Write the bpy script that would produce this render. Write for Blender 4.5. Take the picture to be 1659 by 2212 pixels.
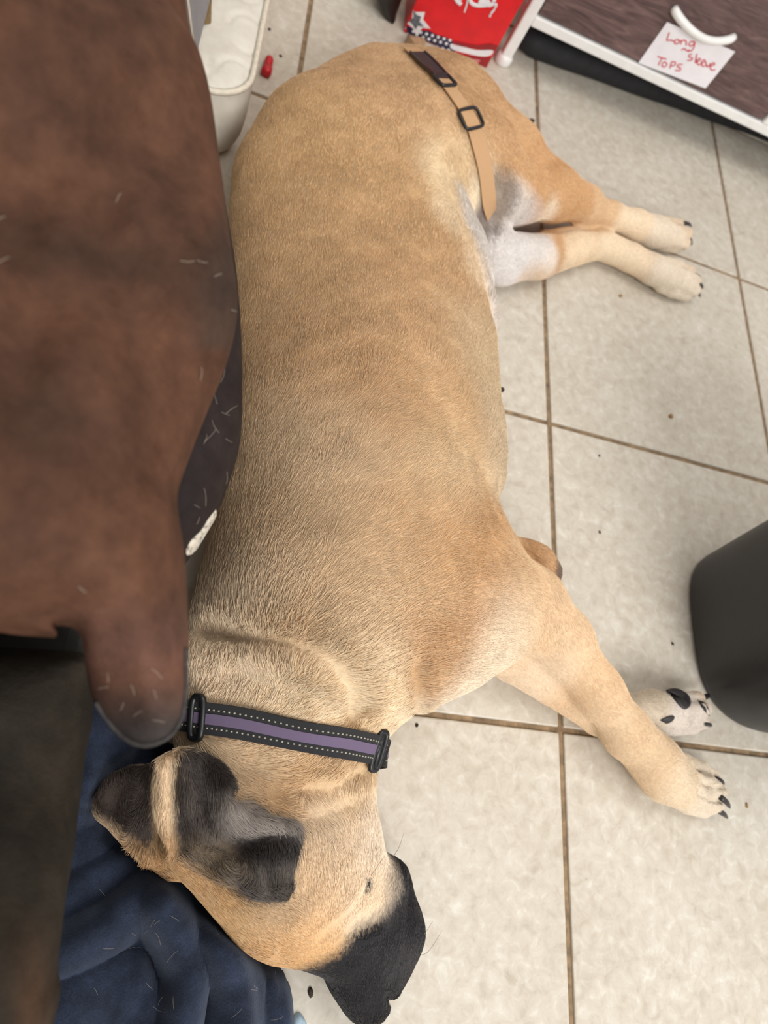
import bpy, math, random
import numpy as np
from mathutils import Vector, Matrix
from mathutils.bvhtree import BVHTree

for o in list(bpy.data.objects):
    bpy.data.objects.remove(o)
random.seed(7)
rng = np.random.default_rng(7)
scene = bpy.context.scene
col = scene.collection

# ------------------------------------------------------------------ camera
T = 0.40                                  # side of one floor tile (m)
S = T / 0.38
CAM = np.array([.29596445, -.87053197, .68295819]) * S
RT = np.array([.92978768, .05848895, .36341976])
DN = np.array([.19653785, -.91366876, -.35578402])
FW = np.array([.31123585, .40222933, -.86101325])
FPX = 1569.58
cam_d = bpy.data.cameras.new('camera')
cam = bpy.data.objects.new('camera', cam_d)
col.objects.link(cam)
cam_d.sensor_fit = 'VERTICAL'
cam_d.sensor_height = 9.8
cam_d.sensor_width = 9.8 * 1659 / 2212
cam_d.lens = 9.8 * FPX / 2212
cam_d.clip_start = 0.01
m = Matrix.Identity(4)
for r in range(3):
    m[r][0] = RT[r]; m[r][1] = -DN[r]; m[r][2] = -FW[r]; m[r][3] = CAM[r]
cam.matrix_world = m
cam_d.dof.use_dof = True
cam_d.dof.focus_distance = 0.60
cam_d.dof.aperture_fstop = 1.55
scene.camera = cam

# ------------------------------------------------------------------ light
world = bpy.data.worlds.new('world')
scene.world = world
world.use_nodes = True
bg = world.node_tree.nodes['Background']
bg.inputs[0].default_value = (1.0, .985, .96, 1)
bg.inputs[1].default_value = 0.46

def area(name, loc, aim, sx, sy, power, color):
    d = bpy.data.lights.new(name, 'AREA')
    d.shape = 'RECTANGLE'; d.size = sx; d.size_y = sy; d.energy = power; d.color = color
    o = bpy.data.objects.new(name, d); col.objects.link(o)
    o.location = loc
    o.rotation_euler = (Vector(aim) - Vector(loc)).to_track_quat('-Z', 'Y').to_euler()
    return o
area('window_light', (1.45, -2.7, 2.0), (.75, -.4, 0), 1.5, 1.4, 50, (1.0, .985, .96))
area('ceiling_light', (1.1, -.2, 2.5), (.8, -.4, 0), 1.2, 1.2, 15, (1.0, .97, .93))
scene.view_settings.view_transform = 'Standard'
scene.view_settings.look = 'None'
scene.view_settings.gamma = 1
scene.view_settings.use_curve_mapping = False
scene.view_settings.exposure = 0.45

# ------------------------------------------------------------------ helpers
def ray(x, y):
    return RT * ((x - 829.5) / FPX) + DN * ((y - 1106) / FPX) + FW
def W(x, y, z=0.0):                       # photo point at height z
    d = ray(x, y); return CAM + d * ((z - CAM[2]) / d[2])
def Wt(x, y, t):                          # photo point at distance t along the view axis
    return CAM + ray(x, y) * t
def WY(x, y, Y):                          # photo point on the upright plane y = Y
    d = ray(x, y); return CAM + d * ((Y - CAM[1]) / d[1])
def lin(c):
    c = np.asarray(c, float) / 255.0
    return np.where(c <= .04045, c / 12.92, ((c + .055) / 1.055) ** 2.4)
def rgba(c):
    return tuple(lin(c)) + (1.0,)

def tag(o, label=None, cat=None, group=None, kind=None):
    if label: o['label'] = label
    if cat: o['category'] = cat
    if group: o['group'] = group
    if kind: o['kind'] = kind
    return o
def link(o, parent=None):
    col.objects.link(o)
    if parent is not None: o.parent = parent
    return o
def empty(name, loc=(0, 0, 0)):
    o = bpy.data.objects.new(name, None); o.empty_display_size = .05
    o.location = loc
    return link(o)
def mesh_obj(name, verts, faces, mat, parent=None, smooth=True):
    me = bpy.data.meshes.new(name)
    me.from_pydata([tuple(map(float, v)) for v in verts], [], [tuple(map(int, f)) for f in faces])
    me.validate()
    if smooth: me.polygons.foreach_set('use_smooth', [True] * len(me.polygons))
    if mat is not None: me.materials.append(mat)
    o = bpy.data.objects.new(name, me)
    link(o)
    if parent is not None:
        o.parent = parent
        off = Vector((0, 0, 0)); p = parent
        while p is not None: off += p.location; p = p.parent
        o.location = -off                  # meshes are written in world coordinates
    return o
def big_mesh(name, V, Q, mat, parent=None):
    me = bpy.data.meshes.new(name)
    V = np.asarray(V, np.float32); Q = np.asarray(Q, np.int32)
    n = Q.shape[1]
    me.vertices.add(len(V)); me.vertices.foreach_set('co', V.ravel())
    me.loops.add(Q.size); me.loops.foreach_set('vertex_index', Q.ravel())
    me.polygons.add(len(Q))
    me.polygons.foreach_set('loop_start', np.arange(0, Q.size, n, dtype=np.int32))
    me.polygons.foreach_set('use_smooth', np.ones(len(Q), bool))
    me.update(calc_edges=True); me.validate()
    if mat is not None: me.materials.append(mat)
    o = bpy.data.objects.new(name, me); link(o)
    if parent is not None: o.parent = parent; o.location = -parent.location
    return o
def bevel(o, w, seg=2):
    b = o.modifiers.new('bevel', 'BEVEL'); b.width = w; b.segments = seg; b.limit_method = 'ANGLE'
    return o
def subsurf(o, n=2):
    b = o.modifiers.new('subdivision', 'SUBSURF'); b.levels = n; b.render_levels = n
    return o
def box(x0, x1, y0, y1, z0, z1):
    v = [(x, y, z) for z in (z0, z1) for y in (y0, y1) for x in (x0, x1)]
    f = [(0, 2, 3, 1), (4, 5, 7, 6), (0, 1, 5, 4), (2, 6, 7, 3), (0, 4, 6, 2), (1, 3, 7, 5)]
    return v, f
def smooth_path(P, n):
    P = np.asarray(P, float)
    out = []
    k = len(P)
    for s in np.linspace(0, k - 1 - 1e-6, n):
        i = int(s); u = s - i
        p0 = P[max(i - 1, 0)]; p1 = P[i]; p2 = P[min(i + 1, k - 1)]; p3 = P[min(i + 2, k - 1)]
        out.append(.5 * ((2 * p1) + (-p0 + p2) * u + (2 * p0 - 5 * p1 + 4 * p2 - p3) * u * u + (-p0 + 3 * p1 - 3 * p2 + p3) * u ** 3))
    return np.array(out)
def tube(P, r, seg=8, flat=None, cap=True):
    """tube along points P; r scalar or list; flat = (normal, ratio) squashes along the normal"""
    P = np.asarray(P, float); n = len(P)
    R_ = np.full(n, r) if np.isscalar(r) else np.asarray(r, float)
    V, F = [], []
    up = np.array([0, 0, 1.0])
    for i in range(n):
        t = P[min(i + 1, n - 1)] - P[max(i - 1, 0)]; t /= np.linalg.norm(t) + 1e-12
        a = np.cross(t, up)
        if np.linalg.norm(a) < 1e-3: a = np.cross(t, [1.0, 0, 0])
        a /= np.linalg.norm(a); b = np.cross(a, t)
        for j in range(seg):
            q = 2 * math.pi * j / seg
            V.append(P[i] + R_[i] * (math.cos(q) * a + math.sin(q) * b))
    for i in range(n - 1):
        for j in range(seg):
            F.append((i * seg + j, i * seg + (j + 1) % seg, (i + 1) * seg + (j + 1) % seg, (i + 1) * seg + j))
    if cap:
        F.append(tuple(range(seg - 1, -1, -1))); F.append(tuple((n - 1) * seg + j for j in range(seg)))
    return V, F
def merge(parts):
    V, F = [], []
    for v, f in parts:
        k = len(V); V += list(v); F += [tuple(i + k for i in q) for q in f]
    return V, F

def vnoise(p, scale, seed=0):
    q = np.asarray(p, float) * scale + seed * 17.31
    i = np.floor(q).astype(np.int64); u = q - i; u = u * u * (3 - 2 * u)
    def h(a):
        n = (a[..., 0] * 73856093) ^ (a[..., 1] * 19349663) ^ (a[..., 2] * 83492791)
        n = (n ^ (n >> 13)) * 1274126177
        return ((n ^ (n >> 16)) & 0xffff) / 65535.0
    r = 0
    for dx in (0, 1):
        for dy in (0, 1):
            for dz in (0, 1):
                w = (u[..., 0] if dx else 1 - u[..., 0]) * (u[..., 1] if dy else 1 - u[..., 1]) * (u[..., 2] if dz else 1 - u[..., 2])
                r = r + w * h(i + np.array([dx, dy, dz]))
    return r

# ------------------------------------------------------------------ materials
class NT:
    def __init__(s, name):
        s.m = bpy.data.materials.new(name); s.m.use_nodes = True
        s.t = s.m.node_tree; s.b = s.t.nodes['Principled BSDF']
    def n(s, kind, **kw):
        nd = s.t.nodes.new(kind)
        for k, v in kw.items():
            if k in nd.inputs: nd.inputs[k].default_value = v
            else: setattr(nd, k, v)
        return nd
    def l(s, a, b): s.t.links.new(a, b)
    def obj(s): return s.n('ShaderNodeTexCoord').outputs['Object']
    def noise(s, scale, detail=4, rough=.55, vec=None, dist=0):
        nd = s.n('ShaderNodeTexNoise'); nd.inputs['Scale'].default_value = scale
        nd.inputs['Detail'].default_value = detail; nd.inputs['Roughness'].default_value = rough
        nd.inputs['Distortion'].default_value = dist
        s.l(vec if vec is not None else s.obj(), nd.inputs['Vector'])
        return nd.outputs['Fac']
    def ramp(s, fac, stops):
        nd = s.n('ShaderNodeValToRGB'); e = nd.color_ramp.elements
        while len(e) < len(stops): e.new(.5)
        for q, (p, c) in zip(e, stops): q.position = p; q.color = c if len(c) == 4 else tuple(c) + (1,)
        s.l(fac, nd.inputs['Fac']); return nd.outputs['Color']
    def mix(s, fac, a, b, mode='MIX'):
        nd = s.n('ShaderNodeMixRGB', blend_type=mode)
        for k, v in ((0, fac), (1, a), (2, b)):
            if hasattr(v, 'links'): s.l(v, nd.inputs[k])
            else: nd.inputs[k].default_value = v
        return nd.outputs[0]
    def bump(s, h, strength=.3, dist=.002, prev=None):
        nd = s.n('ShaderNodeBump'); nd.inputs['Strength'].default_value = strength; nd.inputs['Distance'].default_value = dist
        s.l(h, nd.inputs['Height'])
        if prev is not None: s.l(prev, nd.inputs['Normal'])
        return nd.outputs['Normal']
    def done(s, color=None, rough=.5, normal=None, **kw):
        if color is not None:
            if hasattr(color, 'links'): s.l(color, s.b.inputs['Base Color'])
            else: s.b.inputs['Base Color'].default_value = color
        if hasattr(rough, 'links'): s.l(rough, s.b.inputs['Roughness'])
        else: s.b.inputs['Roughness'].default_value = rough
        if normal is not None: s.l(normal, s.b.inputs['Normal'])
        for k, v in kw.items(): s.b.inputs[k].default_value = v
        return s.m

def mat_plain(name, c, rough=.5, grain=.06, scale=60, bump=.1, **kw):
    n = NT(name); f = n.noise(scale, 4)
    c = np.asarray(c, float)
    colr = n.ramp(f, [(.3, rgba(c * (1 - grain))), (.7, rgba(np.minimum(c * (1 + grain), 255)))])
    return n.done(colr, rough, n.bump(f, bump, .001), **kw)

def mat_tile():
    n = NT('floor_tile')
    co = n.obj()
    info = n.n('ShaderNodeObjectInfo')
    add = n.n('ShaderNodeVectorMath', operation='ADD'); n.l(co, add.inputs[0])
    mul = n.n('ShaderNodeVectorMath', operation='SCALE'); mul.inputs['Scale'].default_value = 7.0
    comb = n.n('ShaderNodeCombineXYZ'); n.l(info.outputs['Random'], comb.inputs[0]); n.l(info.outputs['Random'], comb.inputs[1])
    n.l(comb.outputs[0], mul.inputs[0]); n.l(mul.outputs[0], add.inputs[1])
    v = add.outputs[0]
    a = n.noise(70, 7, .66, v, .5)
    b = n.noise(9, 4, .55, v)
    c1 = n.ramp(a, [(.28, rgba((188, 178, 163))), (.46, rgba((203, 194, 180))), (.58, rgba((210, 203, 190))), (.74, rgba((226, 221, 211)))])
    c2 = n.ramp(b, [(.30, (.88, .86, .83, 1)), (.70, (1, 1, 1, 1))])
    cc = n.mix(.9, c1, c2, 'MULTIPLY')
    d = n.noise(20, 6, .72, v, .8)                                   # brownish dirt smears
    dm = n.ramp(d, [(.60, (0, 0, 0, 1)), (.78, (.5, .5, .5, 1))])
    cc = n.mix(dm, cc, rgba((150, 131, 108)))
    e = n.noise(260, 2, .5, v)                                       # sparse dark specks
    em = n.ramp(e, [(.755, (0, 0, 0, 1)), (.80, (.8, .8, .8, 1))])
    cc = n.mix(em, cc, rgba((96, 82, 66)))
    return n.done(cc, n.ramp(a, [(.3, (.42,) * 3 + (1,)), (.8, (.58,) * 3 + (1,))]), n.bump(a, .07, .0015), **{'Specular IOR Level': .35})

M = {}
M['tile'] = mat_tile()
M['grout'] = mat_plain('grout', (132, 110, 84), .9, .22, 90, .4)

# ------------------------------------------------------------------ floor: one object per tile, grout recessed between
I0, I1, J0, J1 = -2, 5, -5, 4
v, f = box(I0 * T - .02, (I1 + 1) * T + .02, (J0) * T - .02, (J1 + 1) * T + .02, -.03, -.0028)
floor = mesh_obj('floor', v, f, M['grout'], smooth=False)
tag(floor, 'beige ceramic tile floor with brown grout lines', kind='structure')
g = .0032
v, f = box(g, T - g, g, T - g, -.012, 0)
tile0 = mesh_obj('tile', v, f, M['tile'], smooth=False)
bevel(tile0, .0018, 2)
first = True
for i in range(I0, I1 + 1):
    for j in range(J0, J1 + 1):
        o = tile0 if first else tile0.copy()
        if not first: col.objects.link(o)
        first = False
        o.parent = floor
        o.location = (i * T, j * T, (random.random() - .5) * .0004)

# wall behind the drawer unit, out of the picture
M['wall'] = mat_plain('wall_paint', (214, 208, 198), .85, .02, 30, .05)
v, f = box(I0 * T, (I1 + 1) * T, 1.02, 1.10, -.0025, 2.5)
tag(mesh_obj('wall_back', v, f, M['wall'], smooth=False), 'plain off-white painted wall behind the drawer unit', kind='structure')

# ------------------------------------------------------------------ the dog: one continuous surface grown from a distance field
VX = .0030
GX = np.arange(.26, 1.14, VX); GY = np.arange(-1.16, .22, VX); GZ = np.arange(-.012, .25, VX)
FLD = np.full((len(GX), len(GY), len(GZ)), .15, np.float32)

def sub(lo, hi):
    s = []
    for g_, a, b in zip((GX, GY, GZ), lo, hi):
        i0 = max(int((a - g_[0]) / VX), 0); i1 = min(int((b - g_[0]) / VX) + 2, len(g_))
        s.append(slice(i0, max(i1, i0)))
    return tuple(s)
def grid(s):
    return GX[s[0]][:, None, None].astype(np.float32), GY[s[1]][None, :, None].astype(np.float32), GZ[s[2]][None, None, :].astype(np.float32)
def smin(a, b, k):
    h = np.maximum(k - np.abs(a - b), 0) / k
    return np.minimum(a, b) - h * h * k * .25
def put(s, d, k): FLD[s] = smin(FLD[s], d, k)
def cone(a, b, ra, rb, k=.02, sz=1.0):
    """tapered limb piece from a to b; sz < 1 flattens it in height"""
    a = np.asarray(a); b = np.asarray(b); R_ = max(ra, rb) + .05
    s = sub(np.minimum(a, b) - R_, np.maximum(a, b) + R_)
    x, y, z = grid(s)
    zs = 1.0 / sz
    ba = (b - a) * np.array([1, 1, zs])
    px_, py_, pz_ = x - a[0], y - a[1], (z - a[2]) * zs
    h = np.clip((px_ * ba[0] + py_ * ba[1] + pz_ * ba[2]) / (ba @ ba + 1e-9), 0, 1)
    d = np.sqrt((px_ - h * ba[0]) ** 2 + (py_ - h * ba[1]) ** 2 + (pz_ - h * ba[2]) ** 2) - (ra + (rb - ra) * h)
    put(s, d * (sz if sz < 1 else 1), k)
def chain(pts, k=.02, sz=1.0):
    """pts: (px, py, z, r) in the photo at height z"""
    for p, q in zip(pts[:-1], pts[1:]):
        cone(W(*p[:3]), W(*q[:3]), p[3], q[3], k, sz)
def ell(c, r, rotdeg=0, k=.025):
    R_ = max(r) + .05
    s = sub(c - R_, c + R_); x, y, z = grid(s)
    ca, sa = math.cos(math.radians(rotdeg)), math.sin(math.radians(rotdeg))
    u = (x - c[0]) * ca + (y - c[1]) * sa; w = -(x - c[0]) * sa + (y - c[1]) * ca
    q = np.sqrt((u / r[0]) ** 2 + (w / r[1]) ** 2 + ((z - c[2]) / r[2]) ** 2)
    g_ = np.sqrt((u / r[0] ** 2) ** 2 + (w / r[1] ** 2) ** 2 + ((z - c[2]) / r[2] ** 2) ** 2)
    put(s, q * (q - 1) / np.maximum(g_, 1e-4), k)
def poly_sd(P, x, y):
    """signed distance to a closed polygon, positive inside"""
    d = np.full(np.broadcast(x, y).shape, 1e9, np.float32); ins = np.zeros(d.shape, bool)
    n = len(P)
    for i in range(n):
        ax, ay = P[i]; bx, by = P[(i + 1) % n]
        ex, ey = bx - ax, by - ay
        h = np.clip(((x - ax) * ex + (y - ay) * ey) / (ex * ex + ey * ey + 1e-12), 0, 1)
        d = np.minimum(d, (x - ax - h * ex) ** 2 + (y - ay - h * ey) ** 2)
        c = ((ay > y) != (by > y)) & (x < (bx - ax) * (y - ay) / (by - ay + 1e-12) + ax)
        ins ^= c
    d = np.sqrt(d)
    return np.where(ins, d, -d)
def line_d(P, x, y):
    d = np.full(np.broadcast(x, y).shape, 1e9, np.float32)
    for (ax, ay), (bx, by) in zip(P[:-1], P[1:]):
        ex, ey = bx - ax, by - ay
        h = np.clip(((x - ax) * ex + (y - ay) * ey) / (ex * ex + ey * ey + 1e-12), 0, 1)
        d = np.minimum(d, (x - ax - h * ex) ** 2 + (y - ay - h * ey) ** 2)
    return np.sqrt(d)
def idw(C_, vals, x, y, p=2.0, eps=.02):
    num = 0; den = 0
    for (cx, cy), v in zip(C_, vals):
        w = 1.0 / ((x - cx) ** 2 + (y - cy) ** 2 + eps ** 2) ** p
        num = num + w * v; den = den + w
    return num / den
def inflate(contour, tops, R_, k=.025, zlo=0.0, power=2.0):
    """solid with the given outline (px, py, z of the outline) and top heights (px, py, ztop)"""
    C_ = [W(*t)[:2] for t in tops]; vals = [t[2] for t in tops]
    P = []
    for c in contour:
        q = W(c[0], c[1], .06); zz = idw(C_, vals, q[0], q[1], eps=.05) * .5      # widest at half height
        P.append(W(c[0], c[1], c[2] if len(c) > 2 else zz)[:2])
    P = np.array(P)
    P = np.array(list(smooth_path(np.vstack([P, P[:1]]), len(P) * 3)))
    zm = max(vals)
    s = sub(np.array([*P.min(0) - .05, -.02]), np.array([*P.max(0) + .05, zm + .05]))
    x, y, z = grid(s)
    d = poly_sd(P, x[:, :, 0], y[:, :, 0])
    zt = idw(C_, vals, x[:, :, 0], y[:, :, 0], eps=.05)
    hh = ((zt - zlo) * .5)[:, :, None]
    e = np.maximum((R_ - d) / R_, 0)[:, :, None]
    q = (e ** power + np.abs((z - zlo - hh) / hh) ** power) ** (1 / power)
    put(s, (q - 1) * np.minimum(hh, R_) * .9, k)
def groove(path, depth, width, zt=.15):
    """push the surface in (depth > 0) or out along a path given in photo points at height zt"""
    P = np.array([W(a, b, zt)[:2] for a, b in path])
    P = smooth_path(P, len(P) * 4)
    s = sub(np.array([*P.min(0) - 3 * width, -.02]), np.array([*P.max(0) + 3 * width, .25]))
    x, y, z = grid(s)
    d = line_d(P, x[:, :, 0], y[:, :, 0])[:, :, None]
    fade = np.clip((z - zt + .10) / .05, 0, 1)
    FLD[s] += (depth * np.exp(-(d / width) ** 2) * fade).astype(np.float32)

# trunk and neck
inflate([(760, 126), (860, 130), (940, 150), (1010, 184), (1050, 250), (1040, 330), (1000, 420),
         (1040, 560), (1060, 690), (1062, 760), (1070, 900), (1076, 1000), (1074, 1090), (1090, 1180),
         (1090, 1300), (1065, 1405), (1000, 1462), (955, 1490), (900, 1538), (845, 1582), (800, 1640),
         (795, 1720), (740, 1790), (560, 1800), (420, 1720), (380, 1620), (375, 1500), (395, 1380), (430, 1240), (462, 1100),
         (482, 950), (489, 800), (492, 640), (494, 520), (500, 430), (510, 335), (566, 262), (630, 205), (695, 155)],
        [(760, 200, .150), (860, 300, .165), (650, 350, .155), (800, 450, .165), (700, 600, .17), (900, 620, .16), (780, 800, .185), (800, 1000, .195),
         (780, 1180, .195), (720, 1320, .175), (640, 1450, .145), (600, 1550, .128), (590, 1660, .118), (580, 1760, .11), (980, 1300, .16)], .13, .02)
# rump, flank, ribs, shoulder blade
ell(W(800, 320, .10), (.115, .075, .066), 0, .04)
ell(W(790, 930, .11), (.10, .20, .085), 0, .05)
ell(W(770, 1180, .135), (.085, .13, .060), -12, .05)
ell(W(905, 1290, .110), (.09, .070, .060), -20, .05)
# upper foreleg
chain([(900, 1300, .10, .060), (1050, 1300, .095, .050), (1135, 1310, .085, .040)], .03)
chain([(1070, 1195, .080, .030), (1150, 1222, .072, .021), (1178, 1238, .068, .017)], .020)
chain([(1130, 1310, .08, .042), (1206, 1380, .07, .0325), (1290, 1492, .055, .0255), (1352, 1580, .045, .0250), (1408, 1636, .036, .0255), (1455, 1678, .030, .026)], .018)
chain([(1432, 1676, .030, .028), (1478, 1696, .026, .025)], .012, .85)
for a, b, z, r, fx, fy in ((1508, 1664, .022, .0115, 1546, 1684), (1520, 1692, .031, .0120, 1558, 1714), (1508, 1718, .030, .0120, 1550, 1742), (1484, 1736, .019, .0105, 1528, 1754)):
    chain([(a - 36, b - 18, z, r), (a, b, z, r * 1.05), (fx - 8, fy - 4, z - .007, r * .9)], .003)
# lower foreleg, paw turned with the pads showing
chain([(1040, 1350, .05, .045), (1105, 1408, .040, .031), (1190, 1474, .028, .0235), (1290, 1548, .024, .0205), (1370, 1538, .026, .0205), (1410, 1534, .026, .022)], .004)
chain([(1410, 1534, .026, .0225), (1455, 1540, .024, .020)], .010)
for a, b, z, r, fx, fy in ((1462, 1512, .028, .0105, 1506, 1508), (1474, 1534, .034, .011, 1520, 1532), (1470, 1556, .026, .011, 1516, 1560), (1456, 1570, .016, .010, 1498, 1572)):
    chain([(a - 20, b, z, r), (a, b, z, r), (fx, fy, z - .004, r * .85)], .003)
# upper hind leg: thigh, shank folded back to the hock, long paw
chain([(930, 300, .100, .066), (1020, 360, .095, .058), (1060, 405, .088, .046)], .04)
chain([(1062, 410, .086, .044), (1120, 416, .080, .038), (1190, 426, .070, .030), (1262, 440, .058, .0225)], .025)
chain([(1020, 262, .085, .046), (1100, 326, .075, .038), (1185, 408, .064, .028), (1262, 442, .054, .020)], .03)
chain([(1258, 442, .054, .0215), (1318, 466, .045, .0195), (1372, 486, .038, .0215), (1415, 502, .032, .0235)], .014)
chain([(1405, 498, .032, .0235), (1436, 508, .028, .021)], .010)
for a, b, z, r, fx, fy in ((1436, 484, .022, .0105, 1474, 488), (1454, 500, .031, .0115, 1488, 508), (1450, 517, .028, .0115, 1484, 528), (1434, 528, .017, .010, 1464, 538)):
    chain([(a - 24, b - 7, z, r), (a, b, z, r * 1.05), (fx - 6, fy - 2, z - .006, r * .9)], .003)
# lower hind leg, inner thigh and the white groin
chain([(960, 480, .050, .046), (1040, 532, .046, .042), (1085, 564, .040, .034)], .012)
chain([(1080, 558, .042, .0355), (1160, 556, .036, .031), (1235, 538, .030, .0245), (1300, 528, .026, .021)], .006)
chain([(1170, 508, .040, .007), (1250, 496, .034, .007), (1310, 506, .03, .010)], .004)
chain([(1295, 528, .026, .0225), (1360, 555, .026, .0215), (1410, 582, .026, .0225), (1446, 600, .026, .0235)], .006)
for a, b, z, r, fx, fy in ((1462, 578, .020, .0105, 1498, 590), (1476, 596, .031, .0115, 1508, 610), (1472, 614, .028, .0115, 1506, 630), (1454, 628, .017, .0105, 1490, 642)):
    chain([(a - 26, b - 10, z, r), (a, b, z, r * 1.05), (fx - 8, fy - 3, z - .006, r * .9)], .003)
chain([(1050, 470, .07, .012), (1062, 505, .062, .010), (1070, 522, .058, .007)], .010)     # small fold at the groin

# head on its side
inflate([(804, 1650), (808, 1750), (824, 1830), (844, 1852), (864, 1880), (868, 1945), (884, 2020), (882, 2060),
         (852, 2104), (820, 2142), (816, 2156), (792, 2174), (770, 2164), (738, 2128), (706, 2084), (655, 2082), (600, 2068),
         (545, 2038), (478, 1980), (412, 1922), (358, 1862), (345, 1780), (355, 1690), (420, 1640), (600, 1610), (750, 1615)],
        [(500, 1750, .105), (620, 1780, .112), (640, 1900, .110), (540, 1900, .100), (740, 1850, .095), (700, 1990, .095), (770, 2000, .084), (770, 2100, .070), (800, 2170, .056), (860, 2000, .062)], .07, .008)
ell(W(650, 1880, .06), (.060, .055, .052), 40, .03)
chain([(682, 2010, .070, .020), (705, 2030, .062, .018)], .02)                    # brow
chain([(748, 2035, .050, .026), (794, 2130, .036, .0215)], .02)                    # bridge of the muzzle
chain([(797, 2158, .034, .0165), (803, 2166, .031, .0145)], .008)                   # nose
chain([(836, 1925, .040, .021), (850, 2010, .038, .023), (834, 2072, .034, .021)], .015)   # hanging lip
groove([(786, 1918), (755, 1955), (720, 1990), (690, 2020)], .0022, .005, .09)     # cheek crease
groove([(752, 2038), (782, 2040), (812, 2030)], .0026, .0026, .075)                # closed eye slit
groove([(752, 2026), (784, 2026), (816, 2016)], -.0025, .0045, .075)               # upper eyelid
groove([(878, 1900), (866, 1990), (856, 2060), (836, 2120)], .0022, .004, .05)     # edge of the upper lip
groove([(822, 2146), (842, 2166)], .007, .0030, .04)                               # nostril
# skin folds of the neck, shoulder, elbow, flank
groove([(470, 1345), (560, 1380), (650, 1405), (720, 1450), (800, 1530)], .0085, .010, .16)
groove([(440, 1390), (560, 1420), (640, 1450), (720, 1500)], -.005, .014, .15)
groove([(520, 1450), (640, 1500), (760, 1560)], .003, .010, .13)
groove([(820, 1480), (870, 1530), (900, 1560)], .004, .006, .08)
groove([(600, 1700), (700, 1705), (790, 1670)], .004, .010, .11)
groove([(560, 1690), (620, 1740), (680, 1770), (760, 1740)], .0035, .010, .11)
groove([(1120, 1180), (1160, 1225), (1200, 1252)], .006, .006, .09)
groove([(1060, 1075), (1110, 1140), (1140, 1190)], .004, .012, .10)
groove([(880, 850), (930, 960), (1010, 1010), (1060, 1060)], .007, .028, .15)
groove([(985, 560), (1035, 640), (1072, 700)], -.003, .008, .10)
groove([(940, 420), (965, 500), (1010, 590), (1062, 690)], .005, .012, .11)
groove([(960, 330), (1010, 380), (1045, 445)], .003, .014, .14)
groove([(1045, 455), (1062, 520), (1066, 600)], .006, .008, .08)
for p_ in ([(1530, 1672), (1505, 1666), (1480, 1656)], [(1566, 1700), (1540, 1702), (1500, 1690)], [(1566, 1732), (1530, 1728), (1490, 1712)],
           [(1486, 496), (1456, 490), (1432, 480)], [(1490, 520), (1462, 512), (1436, 502)], [(1510, 600), (1480, 586), (1456, 574)], [(1512, 622), (1484, 610), (1460, 598)]):
    groove(p_, .0050, .0024, .035)
for a in range(4):                                                                   # faint ribs
    groove([(620, 720 + a * 62), (800, 700 + a * 66), (960, 740 + a * 70)], .0006, .010, .18)

# ears: the near one folded over, the other spread flat on the blanket
def ear(poly, zbase, thick, folds, k=.006):
    P = np.array([W(*p)[:2] for p in poly]); P = smooth_path(np.vstack([P, P[:1]]), len(P) * 3)
    s = sub(np.array([*P.min(0) - .02, 0]), np.array([*P.max(0) + .02, .2])); x, y, z = grid(s)
    d = poly_sd(P, x[:, :, 0], y[:, :, 0])
    C_ = [W(*t)[:2] for t in zbase]; zb = idw(C_, [t[2] for t in zbase], x[:, :, 0], y[:, :, 0], eps=.01)
    for path, amp, wd in folds:
        L = smooth_path(np.array([W(a, b, .11)[:2] for a, b in path]), len(path) * 4)
        zb = zb + amp * np.exp(-(line_d(L, x[:, :, 0], y[:, :, 0]) / wd) ** 2)
    e = np.maximum((.010 - d) / .010, 0)[:, :, None]
    q = np.sqrt(e ** 2 + ((z - zb[:, :, None]) / thick) ** 2)
    put(s, (q - 1) * thick, k)
ear([(336, 1640, .11), (400, 1612, .12), (470, 1640, .12), (505, 1690, .12), (492, 1722, .12), (540, 1735, .12), (572, 1760, .12), (634, 1778, .12), (640, 1830, .12),
     (628, 1890, .12), (622, 1938, .12), (560, 1944, .12), (505, 1918, .12), (440, 1895, .11), (370, 1850, .10), (335, 1780, .10), (325, 1700, .10)],
    [(360, 1680, .108), (440, 1680, .122), (480, 1750, .122), (600, 1800, .128), (600, 1900, .124), (520, 1900, .118), (430, 1850, .108), (370, 1800, .104)], .008,
    [([(348, 1650), (352, 1740), (362, 1850)], .009, .008), ([(385, 1640), (400, 1720), (440, 1800), (500, 1870)], .008, .008),
     ([(372, 1650), (374, 1740), (385, 1840)], -.007, .006), ([(430, 1650), (445, 1740), (510, 1830)], -.009, .009),
     ([(490, 1740), (540, 1770), (630, 1785)], .012, .009), ([(510, 1812), (570, 1800), (636, 1790)], -.010, .006), ([(480, 1700), (465, 1760), (500, 1800)], .010, .010),
     ([(545, 1820), (560, 1880), (575, 1935)], -.005, .006), ([(590, 1840), (600, 1935)], .004, .012), ([(520, 1830), (540, 1930)], .005, .008)])
ear([(340, 1650, .05), (290, 1655, .04), (235, 1680, .035), (205, 1725, .035), (205, 1765, .03), (235, 1795, .03), (270, 1830, .03), (330, 1880, .03), (390, 1900, .04), (380, 1760, .06)],
    [(230, 1730, .030), (300, 1720, .045), (350, 1700, .060), (330, 1850, .040)], .009, [([(222, 1770), (260, 1820), (320, 1865)], .006, .007)])

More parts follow.
